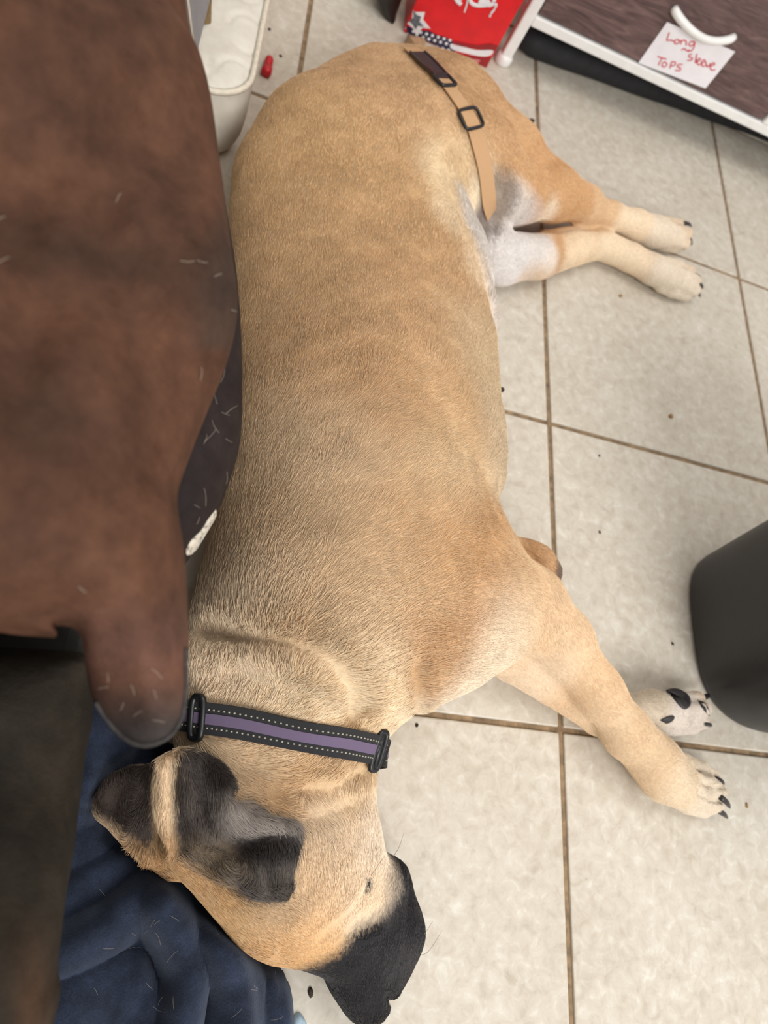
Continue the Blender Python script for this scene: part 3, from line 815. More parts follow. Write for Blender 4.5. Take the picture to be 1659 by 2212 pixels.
# ------------------------------------------------------------------ sofa in the left foreground
def soft_solid(name, contour, zc, hh, R_, mat, parent, vx=.0045, rel=None, power=2.4):
    """upholstered body: plan outline (photo point + height, or world ('w', x, y)), centre height and half thickness from control points (x, y, value)"""
    P = np.array([(c[1], c[2]) if c[0] == 'w' else W(*c)[:2] for c in contour], float)
    P = smooth_path(np.vstack([P, P[:1]]), len(P) * 5)
    C1 = [(W(*c[:3])[:2] if len(c) == 4 else c[:2]) for c in zc]; v1 = [c[-1] for c in zc]
    x0, y0 = P.min(0) - .02; x1, y1 = P.max(0) + .02
    xs = np.arange(x0, x1, vx); ys = np.arange(y0, y1, vx)
    X, Y = np.meshgrid(xs, ys, indexing='ij')
    d = poly_sd(P, X, Y)
    zcc = idw(C1, v1, X, Y, 1.5, .03)
    if rel is not None: zcc = zcc + rel(X, Y)
    za = zcc.min() - hh - .015; zs = np.arange(za, zcc.max() + hh + .015, vx)
    e = np.maximum((R_ - d) / R_, 0)[:, :, None]
    q = (e ** power + np.abs((zs[None, None, :] - zcc[:, :, None]) / hh) ** power) ** (1 / power) - 1
    Vg, Qg = surface_nets(q.astype(np.float32), np.array([x0, y0, za]), vx)
    o = big_mesh(name, Vg, Qg, mat, parent)
    w_ = Vg - CAM; dz = w_ @ FW
    return o, 829.5 + FPX * (w_ @ RT) / dz, 1106 + FPX * (w_ @ DN) / dz, BVHTree.FromPolygons([tuple(v_) for v_ in Vg], [tuple(int(k_) for k_ in q_) for q_ in Qg])
def cast(bv, x_, y_, lift=0.0):
    h_ = bv.ray_cast(Vector(CAM), Vector(ray(x_, y_)).normalized())
    return None if h_[0] is None else np.array(h_[0]) + np.array(h_[1]) * lift
def paint(o, c):
    a = o.data.attributes.new('tone', 'FLOAT_COLOR', 'POINT')
    a.data.foreach_set('color', np.hstack([c, np.ones((len(c), 1))]).astype(np.float32).ravel())
def leather(name, var=.36):
    n = NT(name)
    a = n.n('ShaderNodeAttribute'); a.attribute_name = 'tone'
    f1 = n.noise(60, 6, .65); f2 = n.noise(420, 4, .6); f3 = n.noise(16, 4, .55)
    cc = n.mix(1.0, a.outputs['Color'], n.ramp(f1, [(.30, (1 - var, 1 - var * 1.1, 1 - var * 1.15, 1)), (.7, (1.12, 1.08, 1.05, 1))]), 'MULTIPLY')
    cc = n.mix(1.0, cc, n.ramp(f3, [(.35, (.70, .70, .70, 1)), (.65, (1.15, 1.08, 1.02, 1))]), 'MULTIPLY')
    nb = n.bump(f1, .35, .004); nb = n.bump(f2, .4, .0008, nb)
    return n.done(cc, .72, nb, **{'Specular IOR Level': .12})
M['suede'] = leather('worn_suede')
sofa = empty('sofa', tuple(W(250, 900, 0)))
tag(sofa, 'worn brown suede sofa arm with rounded grey-black tip in the left foreground', 'sofa')
folds = lambda X, Y: ((vnoise(np.stack([X, Y, 0 * X], -1), 20, 21) - .5) * .016 + (vnoise(np.stack([X * 2.2, Y, 0 * X], -1), 34, 22) - .5) * .008)
pad_o, pxv, pyv, pad_b = soft_solid('arm_pad', [('w', -.16, -.22), ('w', .10, -.22), ('w', .20, -.27), (356, -110, .40), (376, 40, .40), (396, 130, .40), (440, 258, .40), (480, 420, .40), (502, 600, .395), (505, 700, .385), (488, 790, .375), (444, 900, .365),
    (398, 1020, .36), (378, 1100, .355), (390, 1200, .35), (398, 1300, .345), (402, 1400, .34), (400, 1500, .335), (392, 1556, .33), (364, 1600, .33), (312, 1618, .33), (266, 1600, .33), (222, 1554, .33), (198, 1510, .335), (182, 1440, .34), (164, 1362, .36), (60, 1318, .40), (-120, 1276, .43), ('w', -.16, -.86)],
    [(-.1, -.4, .46), (-.1, -.7, .46), (.1, -.4, .45), (.15, -.7, .455), (.22, -.6, .44), (.22, -.8, .44), (.25, -.45, .42), (.30, -.65, .39), (.28, -.75, .40), (350, 1000, .36, .375), (395, 1100, .355, .345), (330, 1250, .36, .365), (200, 1250, .4, .41), (300, 1400, .35, .345), (390, 1350, .345, .335), (300, 1560, .33, .325), (230, 1530, .33, .325)], .046, .055, M['suede'], sofa, .004, folds)
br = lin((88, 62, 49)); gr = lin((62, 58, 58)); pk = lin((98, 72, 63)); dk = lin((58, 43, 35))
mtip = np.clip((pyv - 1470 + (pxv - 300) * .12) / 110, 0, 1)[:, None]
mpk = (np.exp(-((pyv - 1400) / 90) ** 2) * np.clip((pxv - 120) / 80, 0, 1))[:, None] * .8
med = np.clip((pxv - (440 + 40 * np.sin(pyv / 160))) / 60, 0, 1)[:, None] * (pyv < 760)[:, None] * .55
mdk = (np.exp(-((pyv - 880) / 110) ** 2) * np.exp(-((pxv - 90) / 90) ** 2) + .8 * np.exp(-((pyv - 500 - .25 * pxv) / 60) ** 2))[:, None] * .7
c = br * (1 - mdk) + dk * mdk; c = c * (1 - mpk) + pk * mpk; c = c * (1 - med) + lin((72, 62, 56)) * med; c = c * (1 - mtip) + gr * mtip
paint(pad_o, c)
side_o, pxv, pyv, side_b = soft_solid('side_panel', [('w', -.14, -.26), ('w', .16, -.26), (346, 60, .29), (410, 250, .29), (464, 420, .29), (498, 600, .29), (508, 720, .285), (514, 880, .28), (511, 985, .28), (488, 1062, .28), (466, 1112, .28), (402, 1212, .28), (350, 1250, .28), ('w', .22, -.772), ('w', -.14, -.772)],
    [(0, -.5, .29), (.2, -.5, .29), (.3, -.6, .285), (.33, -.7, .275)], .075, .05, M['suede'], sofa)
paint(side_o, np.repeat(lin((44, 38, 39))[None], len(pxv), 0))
# seam cord round the tip and the bare, peeled spot of the side panel
tip = smooth_path([(398, 1400), (399, 1480), (391, 1545), (364, 1588), (314, 1606), (268, 1588), (228, 1545), (206, 1508)], 60)
cord = [p_ for p_ in (cast(pad_b, a, b, .0006) for a, b in tip) if p_ is not None]
v, f = tube(smooth_path(cord[::3], 60), .0011, 6)
M['seam'] = mat_plain('seam_cord', (50, 47, 46), .8, .3, 300, .5)
mesh_obj('seam_cord', v, f, M['seam'], sofa)
n = NT('peeled_backing'); f_ = n.noise(300, 5, .7)
M['peel'] = n.done(n.ramp(f_, [(.38, rgba((60, 52, 48))), (.46, rgba((196, 186, 170))), (.7, rgba((222, 214, 200)))]), .9, n.bump(f_, .6, .001))
pp = smooth_path([(468, 1098), (466, 1118), (447, 1150), (427, 1182), (406, 1202), (401, 1192), (412, 1168), (434, 1146), (452, 1118), (468, 1098)], 40)
cxy = pp.mean(0); V_ = []
for sc_, lf_ in ((1.0, -.0008), (.9, .0010), (.5, .0014), (.2, .0014)):
    for a, b in pp[:-1]:
        a2, b2 = cxy + (np.array((a, b)) - cxy) * sc_
        q = cast(side_b, a2, b2, lf_)
        V_.append(q if q is not None else W(a2, b2, .28))
n_ = len(pp) - 1
F_ = [(k_ * n_ + i, k_ * n_ + (i + 1) % n_, (k_ + 1) * n_ + (i + 1) % n_, (k_ + 1) * n_ + i) for k_ in range(3) for i in range(n_)] + [tuple(3 * n_ + i for i in range(n_))]
o = mesh_obj('peeled_patch', V_, F_, M['peel'], sofa); o['label'] = 'pale peeled spot on dark suede'
# body of the sofa under the arm, down to the floor
M['dark_fabric'] = mat_plain('dark_sofa_fabric', (52, 44, 40), .85, .2, 80, .4)
v, f = box(-.13, .296, -.755, -.44, .035, .26)
o = mesh_obj('sofa_base', v, f, M['dark_fabric'], sofa, smooth=False); bevel(o, .03, 3)
for a, b in ((-.09, -.72), (.26, -.72), (-.09, -.48), (.26, -.48)):
    v, f = tube([(a, b, 0), (a, b, .045)], .018, 12); mesh_obj('foot', v, f, M['black_plastic'], sofa)

cush = empty('seat_cushion', tuple(W(40, 1800, 0)))
tag(cush, 'dark olive-grey worn leather cushion edge at the lower left below the sofa arm', 'cushion')
M['olive'] = leather('worn_olive_leather', .3)
c_o, pxv, pyv, c_b = soft_solid('cushion_body', [('w', -.22, -.825), ('w', .10, -.825), ('w', .22, -.83), (190, 1360, .29), (204, 1440, .28), (206, 1520, .28), (192, 1580, .31), (184, 1640, .33), (170, 1760, .33), (158, 1860, .33), (140, 1960, .33), (128, 2060, .33), (116, 2160, .33), (104, 2300, .33), ('w', .30, -1.16), ('w', .27, -1.40), ('w', -.22, -1.40)],
    [(0, -1.0, .30), (.2, -1.0, .30), (.2, -1.2, .31), (.28, -1.1, .29), (.1, -.86, .27), (.24, -.86, .22), (.30, -.90, .20), (.30, -.86, .20), (.28, -.95, .25), (.28, -1.0, .28), (-.1, -.85, .27)], .060, .05, M['olive'], cush, .0045, lambda X, Y: (vnoise(np.stack([X, Y, 0 * X], -1), 22, 31) - .5) * .014)
mm = np.clip((pxv - (150 - (pyv - 1700) * .13)) / 40, 0, 1)[:, None]
lo = np.clip((pyv - 1950) / 200, 0, 1)[:, None] * np.exp(-((pxv - 70) / 40) ** 2)[:, None]
c = lin((52, 48, 42)) * (1 - mm) + lin((36, 34, 31)) * mm; c = c * (1 - lo * .6) + lin((96, 72, 56)) * lo * .6
paint(c_o, c)
v, f = box(-.20, .298, -1.38, -.797, .035, .205)
o = mesh_obj('cushion_support', v, f, mat_plain('dark_olive_fabric', (40, 37, 33), .85, .2, 80, .4), cush, smooth=False); bevel(o, .015, 3)
for a, b in ((-.15, -1.34), (.23, -1.34), (-.15, -.83), (.23, -.83)):
    v, f = tube([(a, b, 0), (a, b, .045)], .018, 12); mesh_obj('foot', v, f, M['black_plastic'], cush)

# ------------------------------------------------------------------ navy fleece blanket under the head
bx = np.arange(.306, .66, .0030); by = np.arange(-1.46, -.72, .0030)
X, Y = np.meshgrid(bx, by, indexing='ij')
BP = np.array([W(a, b, .02)[:2] for a, b in [(60, 1380), (200, 1440), (330, 1560), (480, 1700), (520, 1900), (560, 2050), (600, 2082), (630, 2140), (638, 2220), (640, 2330), (560, 2480), (200, 2500), (20, 2400), (10, 2000), (0, 1600)]])
BP = smooth_path(np.vstack([BP, BP[:1]]), 90)
d = poly_sd(BP, X, Y)
z = np.full(X.shape, .014)
for path, amp, wd in (([(350, 1950), (392, 2040), (402, 2120), (380, 2240), (370, 2350)], .052, .017), ([(470, 2010), (500, 2090), (500, 2180), (486, 2320)], .060, .021),
                      ([(580, 2082), (600, 2140), (608, 2230), (612, 2320)], .040, .013), ([(556, 2060), (566, 2130), (570, 2240)], .030, .010),
                      ([(120, 2060), (230, 2010), (300, 1950), (340, 1925)], .034, .016), ([(150, 1950), (200, 1920), (270, 1880)], .016, .014),
                      ([(140, 2210), (230, 2180), (310, 2200)], .030, .030), ([(210, 1560), (200, 1650), (178, 1740)], .020, .013), ([(260, 1600), (250, 1640)], .016, .012),
                      ([(330, 2090), (350, 2140), (352, 2220)], -.012, .006), ([(524, 2060), (540, 2140), (540, 2240)], -.010, .006), ([(590, 2110), (594, 2180), (590, 2260)], -.005, .003)):
    L = smooth_path(np.array([W(a, b, .03)[:2] for a, b in path]), len(path) * 4)
    dl = line_d(L, X, Y)
    if amp > 0: z = np.maximum(z, .010 + amp * np.sqrt(np.clip(1 - (dl / (wd * 1.25)) ** 2, 0, 1)))
    else: z += amp * np.exp(-(dl / wd) ** 2)
g3 = np.stack([X, Y, 0 * X], -1)
z += (vnoise(g3, 26, 11) - .5) * .020 + (vnoise(g3, 60, 12) - .5) * .008
# pressed down under the head and ear
hp = np.array([W(a, b, .03)[:2] for a, b in [(840, 1640), (880, 2100), (800, 2200), (690, 2092), (600, 2078), (470, 1988), (350, 1870), (230, 1800), (200, 1740), (250, 1660), (360, 1620)]])
hd = poly_sd(hp, X, Y)
z = np.where(hd > -.012, z * np.clip(-hd / .012, 0, 1) + .003 * np.clip(1 + hd / .012, 0, 1), z)
z = np.clip(z, .003, .10) * np.clip(d / .016, 0, 1) ** .5
nx_, ny_ = X.shape
keep = d > 0
seed = np.zeros_like(keep); ci, cj = np.argwhere(keep)[len(np.argwhere(keep)) // 2]; seed[ci, cj] = True
for _ in range(2000):
    g_ = seed.copy(); g_[1:] |= seed[:-1]; g_[:-1] |= seed[1:]; g_[:, 1:] |= seed[:, :-1]; g_[:, :-1] |= seed[:, 1:]; g_ &= keep
    if g_.sum() == seed.sum(): break
    seed = g_
keep = seed
ids = np.full(X.shape, -1); ids[keep] = np.arange(keep.sum())
V_ = np.stack([X[keep], Y[keep], np.maximum(z[keep], .001)], 1)
q = np.stack([ids[:-1, :-1], ids[1:, :-1], ids[1:, 1:], ids[:-1, 1:]], -1).reshape(-1, 4)
ok = (q >= 0).all(1)
qm = ok.reshape(nx_ - 1, ny_ - 1); sd_ = np.zeros_like(qm); sd_[tuple(np.argwhere(qm)[qm.sum() // 2])] = True
for _ in range(3000):
    g_ = sd_.copy(); g_[1:] |= sd_[:-1]; g_[:-1] |= sd_[1:]; g_[:, 1:] |= sd_[:, :-1]; g_[:, :-1] |= sd_[:, 1:]; g_ &= qm
    if g_.sum() == sd_.sum(): break
    sd_ = g_
q = q[sd_.ravel()]
used = np.unique(q); remap = np.full(len(V_), -1); remap[used] = np.arange(len(used)); V_ = V_[used]; q = remap[q]
n = NT('navy_fleece')
f1 = n.noise(700, 4, .7); f2 = n.noise(60, 4, .6)
lw = n.n('ShaderNodeLayerWeight'); lw.inputs['Blend'].default_value = .5
cc = n.mix(1.0, n.ramp(f2, [(.3, rgba((36, 41, 53))), (.7, rgba((52, 60, 79)))]), n.ramp(f1, [(.3, (.7, .7, .7, 1)), (.7, (1.2, 1.2, 1.2, 1))]), 'MULTIPLY')
M['fleece'] = n.done(cc, .95, n.bump(f1, .6, .002), **{'Sheen Weight': .4, 'Sheen Roughness': .45, 'Sheen Tint': rgba((170, 180, 200)), 'Specular IOR Level': .1})
blanket = big_mesh('blanket', V_, q, M['fleece'])
sm = blanket.modifiers.new('smooth', 'SMOOTH'); sm.iterations = 3
so = blanket.modifiers.new('thickness', 'SOLIDIFY'); so.thickness = .003; so.offset = 1
tag(blanket, 'crumpled navy blue fleece blanket under the dog head', 'blanket')
# pale blue corner of a cloth showing beside the blanket
M['pale_cloth'] = mat_plain('pale_blue_cloth', (168, 190, 204), .9, .1, 200, .3)
pc = [W(a, b, .0)[:2] for a, b in [(622, 2215), (640, 2180), (655, 2192), (668, 2225), (672, 2300), (600, 2320)]]
cn = np.mean(pc, 0)
V_ = [(*p_, .001) for p_ in pc] + [(*(cn + (np.array(p_) - cn) * .85), .006) for p_ in pc] + [(*cn, .008)]
k_ = len(pc)
F_ = [(i, (i + 1) % k_, k_ + (i + 1) % k_, k_ + i) for i in range(k_)] + [(k_ + i, k_ + (i + 1) % k_, 2 * k_) for i in range(k_)]
o = mesh_obj('cloth', V_, F_, M['pale_cloth']); subsurf(o, 2)
tag(o, 'small pale blue cloth corner peeking out beside the navy blanket', 'cloth')

# ------------------------------------------------------------------ white quilted mattress, top left
mz = .105
A = W(556, 60, mz); B = W(545, 180, mz)
mx = float(W(548, 150, mz)[0]); my = float(W(480, 203, mz)[1])
mat_root = empty('crib_mattress', (mx - .2, my + .4, 0))
tag(mat_root, 'white quilted vinyl mattress with piped edge on the floor at the top left', 'mattress')
def rrect(x0, x1, y0, y1, r, n=7):
    P = []
    for cx_, cy_, a0 in ((x1 - r, y0 + r, -90), (x1 - r, y1 - r, 0), (x0 + r, y1 - r, 90), (x0 + r, y0 + r, 180)):
        for k_ in range(n):
            q = math.radians(a0 + 90 * k_ / (n - 1)); P.append((cx_ + r * math.cos(q), cy_ + r * math.sin(q)))
    return P
mo = rrect(mx - .55, mx, my, my + 1.0, .05)
k_ = len(mo)
def ring(z_, grow):
    cxx, cyy = mx - .275, my + .5
    return [(x_ + (grow if x_ > cxx else -grow) , y_ + (grow if y_ > cyy else -grow), z_) for x_, y_ in mo]
rings = [ring(.002, -.012), ring(.012, -.001), ring(.03, .003), ring(.055, .004), ring(.08, .002), ring(mz - .006, -.002)]
V_ = sum(rings, []); F_ = []
for a in range(len(rings) - 1):
    for i in range(k_): F_.append((a * k_ + i, a * k_ + (i + 1) % k_, (a + 1) * k_ + (i + 1) % k_, (a + 1) * k_ + i))
F_.append(tuple(range(k_))[::-1])
def mat_vinyl():
    n = NT('quilted_vinyl'); f2 = n.noise(500, 3, .6); f3 = n.noise(30, 4, .6)
    cc = n.ramp(f3, [(.3, rgba((206, 198, 184))), (.7, rgba((224, 219, 208)))])
    return n.done(cc, .45, n.bump(f2, .15, .0006))
M['vinyl'] = mat_vinyl()
mesh_obj('side_wall', V_, F_, M['vinyl'], mat_root)
# quilted top: curled stitch lines pressed in
tx = np.linspace(mx - .548, mx - .002, 150); ty = np.linspace(my + .002, my + .998, 250)
X, Y = np.meshgrid(tx, ty, indexing='ij')
d = poly_sd(np.array(mo), X, Y)
z = mz - .004 + .007 * np.clip(d / .03, 0, 1) ** .6
for cx_, cy_, r_ in [(a, b, rr) for a in np.arange(mx - .52, mx, .055) for b in np.arange(my + .03, my + 1, .085) for rr in (.024,)]:
    jx = .012 * math.sin(cy_ * 57 + cx_ * 31); rr = np.abs(np.hypot(X - cx_ - jx, (Y - cy_) * .75) - r_)
    z -= .0020 * np.exp(-(rr / .0022) ** 2) * (np.arctan2(Y - cy_, X - cx_ - jx) > -2.2)
keep = d > -.0005
ids = np.full(X.shape, -1); ids[keep] = np.arange(keep.sum())
q = np.stack([ids[:-1, :-1], ids[1:, :-1], ids[1:, 1:], ids[:-1, 1:]], -1).reshape(-1, 4); q = q[(q >= 0).all(1)]
big_mesh('quilted_top', np.stack([X[keep], Y[keep], z[keep]], 1), q, M['vinyl'], mat_root)
M['piping'] = mat_plain('ivory_piping', (214, 204, 186), .5, .05, 200, .1)
v, f = tube([(x_, y_, mz - .002) for x_, y_ in mo + mo[:1]], .0038, 8, cap=False)
mesh_obj('piping', v, f, M['piping'], mat_root)
# brown tag and grey panel behind the arm
M['card'] = mat_plain('brown_card', (124, 100, 66), .8, .12, 60, .2)
zt_ = mz + .006
V_ = [W(a, b, zt_) for a, b in [(431, -60), (459, -60), (456, 47), (444, 49), (431, 44)]]
k_ = len(V_); V_ = V_ + [p_ - np.array([0, 0, .002]) for p_ in V_]
o = mesh_obj('paper_tag', V_, [tuple(range(k_)), tuple(range(2 * k_ - 1, k_ - 1, -1))] + [(i, k_ + i, k_ + (i + 1) % k_, (i + 1) % k_) for i in range(k_)], M['card'], smooth=False)
tag(o, 'brown paper tag lying on the white mattress top', 'tag')
M['grey'] = mat_plain('grey_panel', (128, 127, 130), .6, .05, 30, .1)
gp = empty('grey_box', tuple(W(400, 40, 0)))
gx = float(W(430, 60, .24)[0])
v, f = box(gx - .2, gx, -.14, .36, mz + .012, .26)
lean = lambda p_: (p_[0] - .001 - (p_[2] - mz) * .26, p_[1], p_[2])
v = [lean(p_) for p_ in v]
o = mesh_obj('box_body', v, f, M['grey'], gp, smooth=False); bevel(o, .004, 2)
v, f = tube([lean((gx, -.1385, mz + .02)), lean((gx, -.1385, .258))], .0016, 8)
mesh_obj('corner_trim', v, f, M['piping'], gp)
tag(gp, 'grey leaning box on the mattress beside the brown sofa arm', 'box')

# ------------------------------------------------------------------ drawer unit, top right
YU = float(W(1083, 135, 0)[1])
XL = float(WY(1083, 135, YU)[0]); XM = float(WY(1650, 262, YU)[0]) + .004; XR = XL + 2 * (XM - XL)
zr0 = float(WY(1400, 168, YU)[2]); zr1 = float(WY(1400, 146, YU)[2])
unit = empty('drawer_unit', (XL, YU + .15, 0))
tag(unit, 'storage drawer unit with white metal frame and dark wood-print drawers', 'drawer unit')
M['white_metal'] = mat_plain('white_metal', (232, 231, 228), .35, .02, 50, .05)
pw = .0095
ztop = .62
posts = [(XL, YU), (XR, YU), (XL, YU + .28), (XR, YU + .28)]
for a, b in posts:
    v, f = box(a - pw, a + pw, b - pw, b + pw, .010, ztop)
    o = mesh_obj('post', v, f, M['white_metal'], unit, smooth=False); bevel(o, .003, 2)
    v, f = tube([(a, b, 0), (a, b, .004), (a, b, .014), (a, b, .018)], [.0125, .0145, .0145, .011], 16)
    mesh_obj('foot_cap', v, f, M['white_metal'], unit)
v, f = box(XM - pw, XM + pw, YU - pw + .001, YU + pw - .001, zr1 + .0005, ztop)
o = mesh_obj('divider', v, f, M['white_metal'], unit, smooth=False); bevel(o, .003, 2)
rz = (zr0 + zr1) / 2; rh = (zr1 - zr0) / 2 + .001
DH = .215
for lvl in range(3):
    zz = rz + lvl * DH
    if zz > ztop: break
    for (x0, x1, y0, y1) in ((XL, XR, YU - .008, YU + .008), (XL, XR, YU + .272, YU + .288), (XL - .008, XL + .008, YU, YU + .28), (XR - .008, XR + .008, YU, YU + .28)):
        v, f = box(x0 + (pw if x1 - x0 > .1 else 0), x1 - (pw if x1 - x0 > .1 else 0), y0 + (pw if y1 - y0 > .1 else 0), y1 - (pw if y1 - y0 > .1 else 0), zz - rh, zz + rh)
        o = mesh_obj('rail', v, f, M['white_metal'], unit, smooth=False); bevel(o, .002, 2)
def mat_wood():
    n = NT('wood_print')
    co = n.obj(); mp = n.n('ShaderNodeMapping'); mp.inputs['Scale'].default_value = (6, 6, 34); n.l(co, mp.inputs['Vector'])
    a = n.noise(2.2, 7, .62, mp.outputs[0], 1.6)
    mp2 = n.n('ShaderNodeMapping'); mp2.inputs['Scale'].default_value = (3, 3, 220); n.l(co, mp2.inputs['Vector'])
    b = n.noise(2, 5, .6, mp2.outputs[0], .5)
    cc = n.ramp(a, [(.25, rgba((66, 47, 47))), (.45, rgba((94, 72, 70))), (.60, rgba((112, 88, 85))), (.8, rgba((142, 116, 108)))])
    cc = n.mix(.7, cc, n.ramp(b, [(.3, (.72, .70, .70, 1)), (.7, (1.1, 1.08, 1.08, 1))]), 'MULTIPLY')
    return n.done(cc, .6, n.bump(b, .12, .0006))
M['wood'] = mat_wood()
M['dark_cloth'] = mat_plain('drawer_cloth', (44, 38, 40), .9)
for lvl in range(2):
    for xa, xb in ((XL, XM), (XM, XR)):
        z0 = rz + rh + lvl * DH + .002; z1 = z0 + DH - 2 * rh - .012
        v, f = box(xa + pw + .003, xb - pw - .003, YU - .004, YU + .012, z0, z1)
        dr_ = mesh_obj('drawer', v, f, M['wood'], unit, smooth=False); bevel(dr_, .003, 2)
        v, f = box(xa + pw + .006, xb - pw - .006, YU + .0121, YU + .27, z0, z1 - .004)
        mesh_obj('drawer_bin', v, f, M['dark_cloth'], dr_, smooth=False)
        hp_ = [WY(a, b, YU - .004) for a, b in [(1456, 18), (1470, 34), (1492, 54), (1520, 72), (1550, 80), (1584, 80)]]
        hp_ = smooth_path(hp_, 22); s_ = np.linspace(0, 1, 22)
        hp_ = hp_ + np.array([0, -1, 0])[None] * (.014 * np.sin(s_ * math.pi) ** .6)[:, None] + np.array([xa - XL, 0, lvl * DH])
        v, f = tube(hp_, [.0058 + .0008 * abs(math.cos(q * math.pi)) for q in s_], 10)
        mesh_obj('handle', v, f, M['white_metal'], dr_)
# handwritten card taped to the drawer
note = empty('paper_note', tuple(WY(1480, 120, YU - .006)))
tag(note, 'white card with red handwriting on the drawer front under the handle', 'note')
M['paper'] = mat_plain('white_card', (236, 232, 236), .8, .02, 40, .05)
yc = YU - .0052
qs = [WY(a, b, yc) for a, b in [(1441, 48), (1588, 112), (1524, 191), (1379, 136)]]
V_ = qs + [q_ + np.array([0, .0008, 0]) for q_ in qs]
mesh_obj('card', V_, [(0, 3, 2, 1), (4, 5, 6, 7)] + [(i, (i + 1) % 4, 4 + (i + 1) % 4, 4 + i) for i in range(4)], M['paper'], note, smooth=False)
M['red_ink'] = mat_plain('red_ink', (206, 62, 74), .7)
def cr(x_, y_): return (1050 + x_ / 2.724, y_ / 2.724)      # position in the enlarged view of the photograph
strokes = [
 [(1078, 192), (1070, 215), (1064, 238), (1085, 236), (1105, 244)],                                     # L
 [(1128, 232), (1112, 238), (1110, 254), (1124, 258), (1138, 246), (1130, 232)],                          # o
 [(1148, 236), (1146, 262)], [(1146, 250), (1158, 238), (1176, 242), (1178, 268)],                       # n
 [(1226, 246), (1204, 246), (1194, 262), (1208, 272), (1226, 254)], [(1230, 246), (1222, 280), (1206, 300), (1190, 294)],   # g
 [(1150, 296), (1164, 286), (1178, 296), (1194, 304)],                                                    # joining dash
 [(1212, 320), (1196, 322), (1194, 334), (1212, 342), (1210, 354), (1184, 356)],                          # S
 [(1240, 318), (1230, 372)],                                                                              # l
 [(1236, 368), (1262, 352), (1252, 344), (1240, 362), (1250, 382), (1268, 376)],                          # e
 [(1264, 376), (1290, 362), (1280, 352), (1266, 370), (1276, 390), (1296, 384)],                          # e
 [(1292, 364), (1304, 394), (1322, 372)],                                                                 # v
 [(1318, 390), (1346, 380), (1336, 370), (1320, 388), (1326, 412), (1350, 410)],                          # e
 [(1010, 332), (1036, 342), (1062, 348)], [(1034, 344), (1022, 366), (1014, 384)],                        # T
 [(1056, 366), (1038, 370), (1036, 388), (1050, 394), (1064, 380), (1056, 366)],                          # o
 [(1092, 366), (1080, 404)], [(1090, 364), (1112, 366), (1112, 382), (1086, 390)],                        # P
 [(1156, 380), (1132, 380), (1126, 392), (1144, 402), (1140, 416), (1112, 414)]]                          # S
for st in strokes:
    P_ = smooth_path([WY(*cr(a, b), yc - .0004) for a, b in st], len(st) * 4)
    v, f = tube(P_, .00115, 6); v = [np.array([p_[0], yc - .0003 + (p_[1] - yc + .0004) * .25, p_[2]]) for p_ in v]
    mesh_obj('ink_stroke', v, f, M['red_ink'], note)
# black roll added for the dark band of shade and object under the unit
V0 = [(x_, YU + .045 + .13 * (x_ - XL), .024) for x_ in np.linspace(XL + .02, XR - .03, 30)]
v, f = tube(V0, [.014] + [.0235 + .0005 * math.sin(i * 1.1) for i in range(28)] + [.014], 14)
o = mesh_obj('shade_roll', v, f, mat_plain('shade_black', (30, 30, 33), .8, .2, 60, .3))
tag(o, 'black roll standing in for the shade and dark object under the drawer unit', 'mat')

# ------------------------------------------------------------------ red gift bag
YB = float(W(1050, 147, 0)[1])
bag = empty('gift_bag', tuple(WY(960, 120, YB) * np.array([1, 1, 0])))
tag(bag, 'red stars-and-stripes shopping bag standing beside the drawer unit leg', 'bag')
xr = float(WY(1050, 147, YB)[0]) ; xl = float(WY(884, 40, YB)[0]); zb = .36; dp = .10
M['red_vinyl'] = mat_plain('red_bag_vinyl', (218, 28, 36), .35, .05, 40, .2)
M['black_vinyl'] = mat_plain('black_bag_vinyl', (36, 32, 30), .3, .2, 40, .3)
M['navy_print'] = mat_plain('navy_print', (34, 34, 66), .4)
M['white_print'] = mat_plain('white_print', (228, 226, 228), .45, .03)
M['dark_red_print'] = mat_plain('dark_red_print', (150, 26, 32), .4)
M['pink_print'] = mat_plain('pink_print', (206, 120, 122), .4)
M['silver_print'] = mat_plain('grey_print', (92, 96, 102), .4, .4, 300)
def sheet(x0, x1, z0, z1, y, nx_, nz_, amp, seed):
    gx_ = np.linspace(x0, x1, nx_); gz_ = np.linspace(z0, z1, nz_); V_ = []
    for i in gx_:
        for k_ in gz_:
            p_ = np.array([[i, 0, k_]]); V_.append((i, y + amp * float(vnoise(p_, 16, seed)[0] - .5), k_))
    F_ = [(i * nz_ + k_, (i + 1) * nz_ + k_, (i + 1) * nz_ + k_ + 1, i * nz_ + k_ + 1) for i in range(nx_ - 1) for k_ in range(nz_ - 1)]
    return V_, F_
v, f = sheet(xl, xr, .001, zb, YB, 14, 24, .0, 3)
mesh_obj('front_panel', v, f, M['red_vinyl'], bag)
for x_, nm, mt in ((xl, 'side_panel', 'red_vinyl'), (xr, 'side_panel', 'red_vinyl')):
    V_ = []
    for i in range(5):
        for k_ in range(20):
            yy = YB + dp * i / 4; zz = .001 + (zb - .001) * k_ / 19
            fold = .012 * (1 - abs(i - 2) / 2) * (zz / zb) * (1 if x_ == xl else -1)
            V_.append((x_ + fold, yy, zz))
    F_ = [(i * 20 + k_, (i + 1) * 20 + k_, (i + 1) * 20 + k_ + 1, i * 20 + k_ + 1) for i in range(4) for k_ in range(19)]
    mesh_obj(nm, V_, F_, M[mt], bag)
v, f = box(xl, xr, YB + dp - .001, YB + dp, .001, zb); mesh_obj('back_panel', v, f, M['red_vinyl'], bag, smooth=False)
v, f = box(xl, xr, YB, YB + dp, .0005, .002); mesh_obj('bottom_panel', v, f, M['red_vinyl'], bag, smooth=False)
